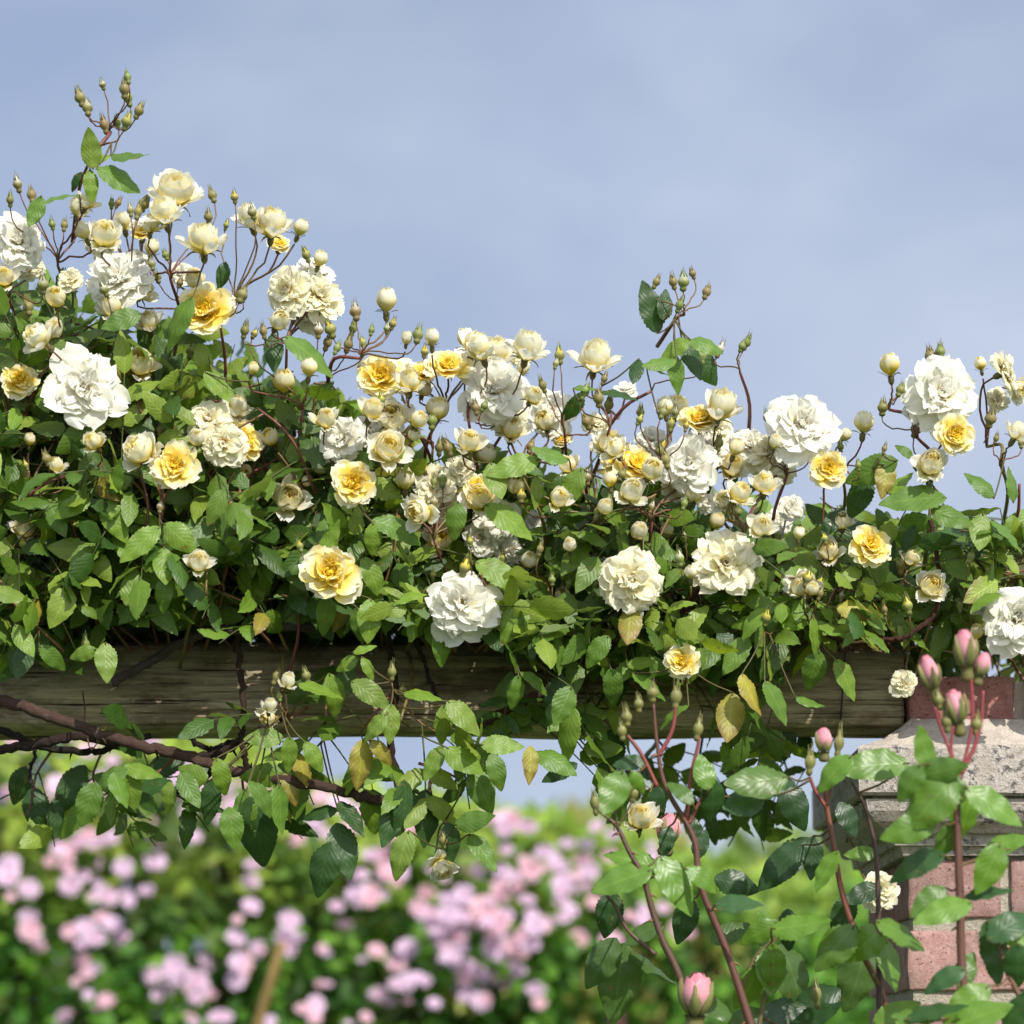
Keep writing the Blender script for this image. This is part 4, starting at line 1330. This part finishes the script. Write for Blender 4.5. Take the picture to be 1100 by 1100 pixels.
# ================================================================== BACKGROUND PINK SHRUB ROSES
_c = """30 800 34|100 800 34|150 792 30|190 850 36|120 840 30|60 850 30|270 840 30|10 850 30|70 908 35|90 902 34|99 908 30|62 925 34|105 952 40|81 943 26|17 949 30|6 937 26|151 893 32|175 921 20|137 934 20|134 969 25|148 955 22|108 992 44|93 1001 30|134 1007 26|26 1010 30|32 1001 26|73 1045 26|96 1033 20|175 1039 28|186 1048 26|175 1062 24|96 1077 28|60 1088 18|76 1090 18|212 1071 40|230 1033 26|253 1013 22|256 1030 24|270 1027 28|254 1048 26|218 1094 28|256 984 26|281 936 18|308 899 20|212 838 46|216 862 40|311 1004 28|291 1096 18
240 850 30|195 820 30|160 800 26|60 790 30|20 786 30|250 870 30|290 880 24|398 937 50|395 957 40|411 937 40|346 888 40|378 875 40|316 1002 30|359 986 24|352 1022 24|393 1025 24|424 1025 24|357 1053 22|408 1068 26|434 1061 30|457 1061 28|462 1084 26|382 1094 24|342 1084 30|449 976 35|470 963 30|493 976 45|516 976 45|483 1006 50|463 989 36|509 993 40|493 1035 45|496 1055 36|529 1019 35|549 1032 30|558 993 35|568 1006 30|535 1055 28|522 1074 26|571 1061 24|549 878 36|540 890 30|509 934 28|535 958 18|558 929 28|585 920 28|604 930 30|627 934 32|607 957 26|591 983 35|614 986 25|640 1006 35|547 950 26|549 1097 24|686 985 28|705 980 26|735 1005 26|660 905 26|640 900 26|700 920 24|480 935 26|420 905 30|440 890 24|570 960 26|630 960 26""".replace('\n', '|').split('|')
BUSHX = [(-20, 145), (145, 300), (300, 455), (455, 578), (578, 800)]
TOPS = [(-80, 768), (60, 772), (200, 776), (260, 800), (330, 838), (420, 850), (520, 862), (570, 868), (620, 885), (700, 902), (800, 935), (980, 950)]


def top_py(x):
    return float(np.interp(x, [t[0] for t in TOPS], [t[1] for t in TOPS]))


CLUMPS = [_c[i] for i in rng.permutation(len(_c))]
shr = []
for lab, (xa, xb) in zip(('leftmost blurred pink shrub rose, far behind the old cane', 'blurred pink shrub rose with the yellowish garden cane at its right', 'blurred pink shrub rose directly behind the lowest hanging rose leaves', 'most densely flowered blurred pink shrub rose, right of the hanging yellow rosebud', 'blurred pink shrub rose just left of the red stemmed rose bush'), BUSHX):
    shr.append(empty('shrub_rose', (P((xa + xb) / 2, 0, 3.2)[0], 3.3, 0), lab, 'rose', 'pink shrub roses in the background'))


def bg_flower_mesh(seed):
    mb = MB()
    r = .5
    for n, ls, p0, p1 in ((5, 1.0, 66, 92), (4, .8, 45, 75), (3, .5, 25, 60)):
        a0 = rng.uniform(0, 6.3)
        for k in range(n):
            V, uv, Q = petal(r * ls, r * ls * 1.0, p0, p1, .2, .06, .1, 5, 5)
            f = 1 - ls
            mb.add(rotz(V, a0 + 6.283 * k / n), Q, pcol(uv, np.array([.76, .36, .48]) if seed % 2 else np.array([.68, .42, .60]), np.array([.76, .58, .74]) if seed % 3 else np.array([.80, .52, .60]), .1 + .2 * f, .8), uv)
    return mb


protos = []
for s_ in range(6):
    o = bg_flower_mesh(s_).build('flower', PINKP); protos.append(o.data); bpy.data.objects.remove(o)
cnts = [0] * 5
for ln in CLUMPS:
    px, py, d = map(float, ln.split())
    bi = [i for i, b in enumerate(BUSHX) if px < b[1] or i == 4][0]
    k = 2 if d < 27 else (4 if d < 36 else 6)
    Y0 = 2.72 + rng.uniform(0, .2)
    for q in range(k):
        if cnts[bi] >= 100: break
        cnts[bi] += 1
        x = px + (rng.normal(0, .33) * d if k > 1 else 0); y = py + (rng.normal(0, .27) * d if k > 1 else 0)
        o = bpy.data.objects.new('flower', protos[rng.integers(6)]); col.objects.link(o); o.parent = shr[bi]
        loc = P(x, y, Y0 + rng.uniform(-.05, .05))
        o.location = Vector(loc) - shr[bi].location
        ax = Vector(unit([rng.uniform(-.5, .5), -1, rng.uniform(0, .7)]))
        o.rotation_euler = ax.to_track_quat('Z', 'Y').to_euler()
        dd = .037 * rng.uniform(.55, 1.45); o.scale = (dd, dd * rng.uniform(.6, 1.1), dd)

small = [leaflet(7, .2, .5, .2, .58, .0), leaflet(7, .1, .8, -.3, .62, .0), leaflet(7, .3, -.2, .1, .6, .0)]
SQ = grid_quads(7, 5)
for bi, (xa, xb) in enumerate(BUSHX):
    fm = MB(); wd = MB()
    lo, hi = (xa - 120, xb + 20) if bi == 0 else ((xa - 20, xb + 20) if bi < 4 else (xa - 10, 1000))
    N_ = int(7.0 * (hi - lo)) * 2
    for k in range(N_):
        x = rng.uniform(lo, hi)
        tp = top_py(x) + 20 * mnoise.noise(Vector((x * .02, bi * 7, 0)))
        py = tp + (1300 - tp) * rng.random() ** 1.25
        dens = mnoise.noise(Vector((x * .018, py * .018, 3 + bi)))
        if dens < -.12 and rng.random() < .85 and py > tp + 50: continue
        Y = 3.0 + rng.uniform(-.12, .5) + max(0, (tp + 60 - py)) * .004
        b = P(x, py, Y)
        g = rng.random()
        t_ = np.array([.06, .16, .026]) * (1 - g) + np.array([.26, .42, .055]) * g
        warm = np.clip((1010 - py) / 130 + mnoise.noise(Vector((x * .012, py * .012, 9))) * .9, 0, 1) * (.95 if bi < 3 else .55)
        t_ = t_ * (1 - warm) + np.array([.36, .50, .075]) * (.6 + .7 * g) * warm  # upper leaves tinted brighter yellow-green, sunlight painted into their colour
        if mnoise.noise(Vector((x * .022, py * .022, 20))) > .08 and py > tp + 30: t_ = t_ * np.array([.32, .42, .4])  # patches of leaves darkened, shadowed gaps painted into the tint
        if py > 1000: t_ = t_ * np.array([.75, .95, .8])  # lower leaves toned down as well, shade put into the colour
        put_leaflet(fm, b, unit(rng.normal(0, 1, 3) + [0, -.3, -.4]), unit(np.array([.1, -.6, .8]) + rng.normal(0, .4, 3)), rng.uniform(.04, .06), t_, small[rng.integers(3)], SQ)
    f = fm.build('foliage', BGLEAF, shr[bi]); tag(f, kind='stuff')
    for k in range(9):
        x = rng.uniform(lo + 30, min(hi, 800) - 30); tpz = P(x, top_py(x) + rng.uniform(30, 120), 3.2)
        b0 = np.array([shr[bi].location[0] + rng.uniform(-.3, .3), 3.35, 0.0])
        tube(wd, smooth_path([b0, (b0 + tpz) / 2 + [rng.uniform(-.1, .1), 0, .2], tpz], 12), .011, .005, (.16, .10, .05), (.17, .13, .06), 6)
    wd.build('stems', BARK, shr[bi])

# stakes
def stake(name, a, b, Y, r, c, label, cat):
    p, q = P(*a, Y), P(*b, Y); e = unit(p - q); g0 = p + e * (p[2] / max(1e-3, -e[2]))
    mb = MB(); path = smooth_path([g0, q], 24); tube(mb, path, r, r * .9, c, None, 10)
    for k in range(3, 24, 3): tube(mb, path[k:k + 2] * .05 + path[k] * .95, r * 1.15, r * 1.15, np.array(c) * .8, None, 10)
    tag(mb.build(name, BARK, origin=g0), label, cat)


stake('bamboo_cane', (268, 1130), (303, 1012), 2.45, .0115, (.42, .30, .10), 'leaning yellowish bamboo cane among the blurred pink roses at lower left', 'garden cane')
stake('garden_stake', (664, 1130), (656, 1012), 2.3, .020, (.16, .075, .06), 'short reddish brown upright stake behind the large drooping leaves', 'stake')

# far hedge and small trees, each with its own crown
def far_bush(name, cx, py_top, w, Y, tint, label, cat):
    top = P(cx, py_top, Y); e = empty(name, (top[0], Y, 0), label, cat)
    mb = MB(); n = 2600; wm2 = w * .001 * (CAM_D + Y) / CAM_D / 2
    for k in range(n):
        a, b2 = rng.uniform(-1, 1), rng.random() ** .7
        h = top[2] * (1 - .28 * abs(a) ** 2.2) * (1 + .07 * mnoise.noise(Vector((a * 4 + cx, 1, 2))))
        zz = h * (1 - .55 * (1 - b2)) if rng.random() < .7 else h * rng.uniform(.9, 1)
        p = np.array([top[0] + a * wm2, Y + rng.uniform(-.5, .5), zz]) + rng.normal(0, .03, 3)
        t_ = np.array(tint) * rng.uniform(.55, 1.25)
        put_leaflet(mb, p, unit(rng.normal(0, 1, 3)), unit(np.array([.1, -.5, .8]) + rng.normal(0, .4, 3)), rng.uniform(.09, .15), t_, small[rng.integers(3)], SQ)
    f = mb.build('crown', BGLEAF, e); tag(f, kind='stuff')
    tm = MB()
    for k in range(7): tube(tm, smooth_path([[top[0] + rng.uniform(-.1, .1), Y, 0], [top[0] + rng.uniform(-.4, .4), Y, top[2] * .4], [top[0] + rng.uniform(-.8, .8) * wm2, Y, top[2] * .8]], 8), .03, .012, (.12, .08, .05), None, 6)
    tm.build('trunk', BARK, e)


far_bush('shrub', 640, 893, 330, 6.5, (.30, .33, .08), 'blurred yellow green shrub on the horizon behind the pink roses', 'shrub')
far_bush('shrub', 850, 903, 360, 7.0, (.20, .29, .07), 'blurred mid green shrub on the horizon left of the brick pier', 'shrub')
far_bush('shrub', 1110, 915, 300, 7.5, (.10, .16, .04), 'dark green shrub far off behind the brick pier', 'shrub')
far_bush('shrub', 430, 880, 300, 7.0, (.12, .17, .045), 'green shrub far off behind the middle pink rose', 'shrub')
far_bush('shrub', 120, 850, 420, 7.2, (.11, .17, .045), 'green shrub far off behind the leftmost pink rose', 'shrub')

# ground
gm, nt, N, L = newmat('lawn')
c = mix(nt, noise(nt, coords(nt), 6, 6), (.035, .07, .015), (.10, .14, .04))
out(nt, principled(nt, c, .9, bump(nt, noise(nt, coords(nt), 60, 4), .8, .03), .2))
g_ = MB(); u = np.concatenate([-np.geomspace(600, 4, 14), np.linspace(-3, 3, 9), np.geomspace(4, 600, 14)])
gx, gy = np.meshgrid(u, u, indexing='ij')
g_.add(np.stack([gx, gy, 0 * gx], -1).reshape(-1, 3), grid_quads(len(u), len(u))[:, ::-1])
tag(g_.build('ground', gm), kind='structure')

# ================================================================== LIGHT, SKY, CAMERA
EL, AZ = R(41), R(26)                       # sun high, behind the camera to the right
sd = Vector((math.sin(AZ) * math.cos(EL), -math.cos(AZ) * math.cos(EL), math.sin(EL)))
sun = bpy.data.lights.new('sun', 'SUN'); sun.energy = 5.0; sun.angle = R(.53); sun.color = (1, .955, .88)
so = bpy.data.objects.new('sun', sun); col.objects.link(so); so.location = sd * 20
so.rotation_euler = sd.to_track_quat('Z', 'Y').to_euler()

w = bpy.data.worlds.new('World'); sc.world = w; w.use_nodes = True
nt = w.node_tree; nt.nodes.clear(); L = nt.links
sky = nt.nodes.new('ShaderNodeTexSky'); sky.sky_type = 'NISHITA'; sky.sun_disc = False
sky.sun_elevation = EL; sky.sun_rotation = math.atan2(sd.x, sd.y)
tc = nt.nodes.new('ShaderNodeTexCoord')
mp = nt.nodes.new('ShaderNodeMapping'); mp.inputs['Scale'].default_value = (2.6, 2.6, 7.0); mp.inputs['Rotation'].default_value = (.0, .25, 0); L.new(tc.outputs['Generated'], mp.inputs[0])
cl = noise(nt, mp.outputs[0], 1.7, 5, .5)
mp2 = nt.nodes.new('ShaderNodeMapping'); mp2.inputs['Scale'].default_value = (3, 3, 5); mp2.inputs['Rotation'].default_value = (0, .5, .3); mp2.inputs['Location'].default_value = (3, 1, 2); L.new(tc.outputs['Generated'], mp2.inputs[0])
cl2 = noise(nt, mp2.outputs[0], 1.5, 6, .55)
cloudc = mix(nt, ramp(nt, cl2, (.38, 0.0), (.66, 1.0)), (3.95, 4.82, 6.95), (5.8, 6.65, 8.25))
sx_ = nt.nodes.new('ShaderNodeSeparateXYZ'); L.new(tc.outputs['Generated'], sx_.inputs[0])
haze = math_(nt, 'MULTIPLY', ramp(nt, sx_.outputs[0], (.02, 0.0), (.2, 1.0)), ramp(nt, sx_.outputs[2], (.14, 1.0), (.34, 0.0)))
haze = math_(nt, 'MULTIPLY', haze, ramp(nt, cl, (.35, .25), (.6, .9)))
cloudc = mix(nt, haze, cloudc, (6.4, 7.1, 8.4))
skyc = mix(nt, ramp(nt, cl, (.25, .55), (.62, .95)), sky.outputs[0], cloudc)
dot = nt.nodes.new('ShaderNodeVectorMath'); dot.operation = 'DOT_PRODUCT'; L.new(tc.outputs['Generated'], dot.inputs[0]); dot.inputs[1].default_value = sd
sunward_fill = ramp(nt, dot.outputs['Value'], (.05, 0.0), (.85, 1.0))          # unseen sky toward the sun boosted, added as front fill light
skyc = mix(nt, sunward_fill, skyc, mix(nt, 1.0, skyc, (2.6, 2.4, 2.1), 'MULTIPLY'))
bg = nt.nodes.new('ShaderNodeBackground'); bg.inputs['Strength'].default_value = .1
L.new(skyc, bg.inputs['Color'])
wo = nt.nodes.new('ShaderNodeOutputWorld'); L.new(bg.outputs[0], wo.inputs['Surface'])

cam = bpy.data.cameras.new('camera'); co = bpy.data.objects.new('camera', cam); col.objects.link(co)
co.location = (0, -CAM_D, CAM_Z); co.rotation_euler = (R(90), 0, 0)
cam.sensor_width = 36; cam.lens = 36 * CAM_D / 1.1; cam.shift_y = (HOR - 550) / 1100
cam.clip_start = .05; cam.clip_end = 2000
cam.dof.use_dof = True; cam.dof.focus_distance = CAM_D - .12; cam.dof.aperture_fstop = 3.9
sc.camera = co
sc.view_settings.view_transform = 'Standard'; sc.view_settings.look = 'None'; sc.view_settings.exposure = 0
sc.cycles.use_denoising = True
sc.cycles.max_bounces = 6; sc.cycles.transparent_max_bounces = 4
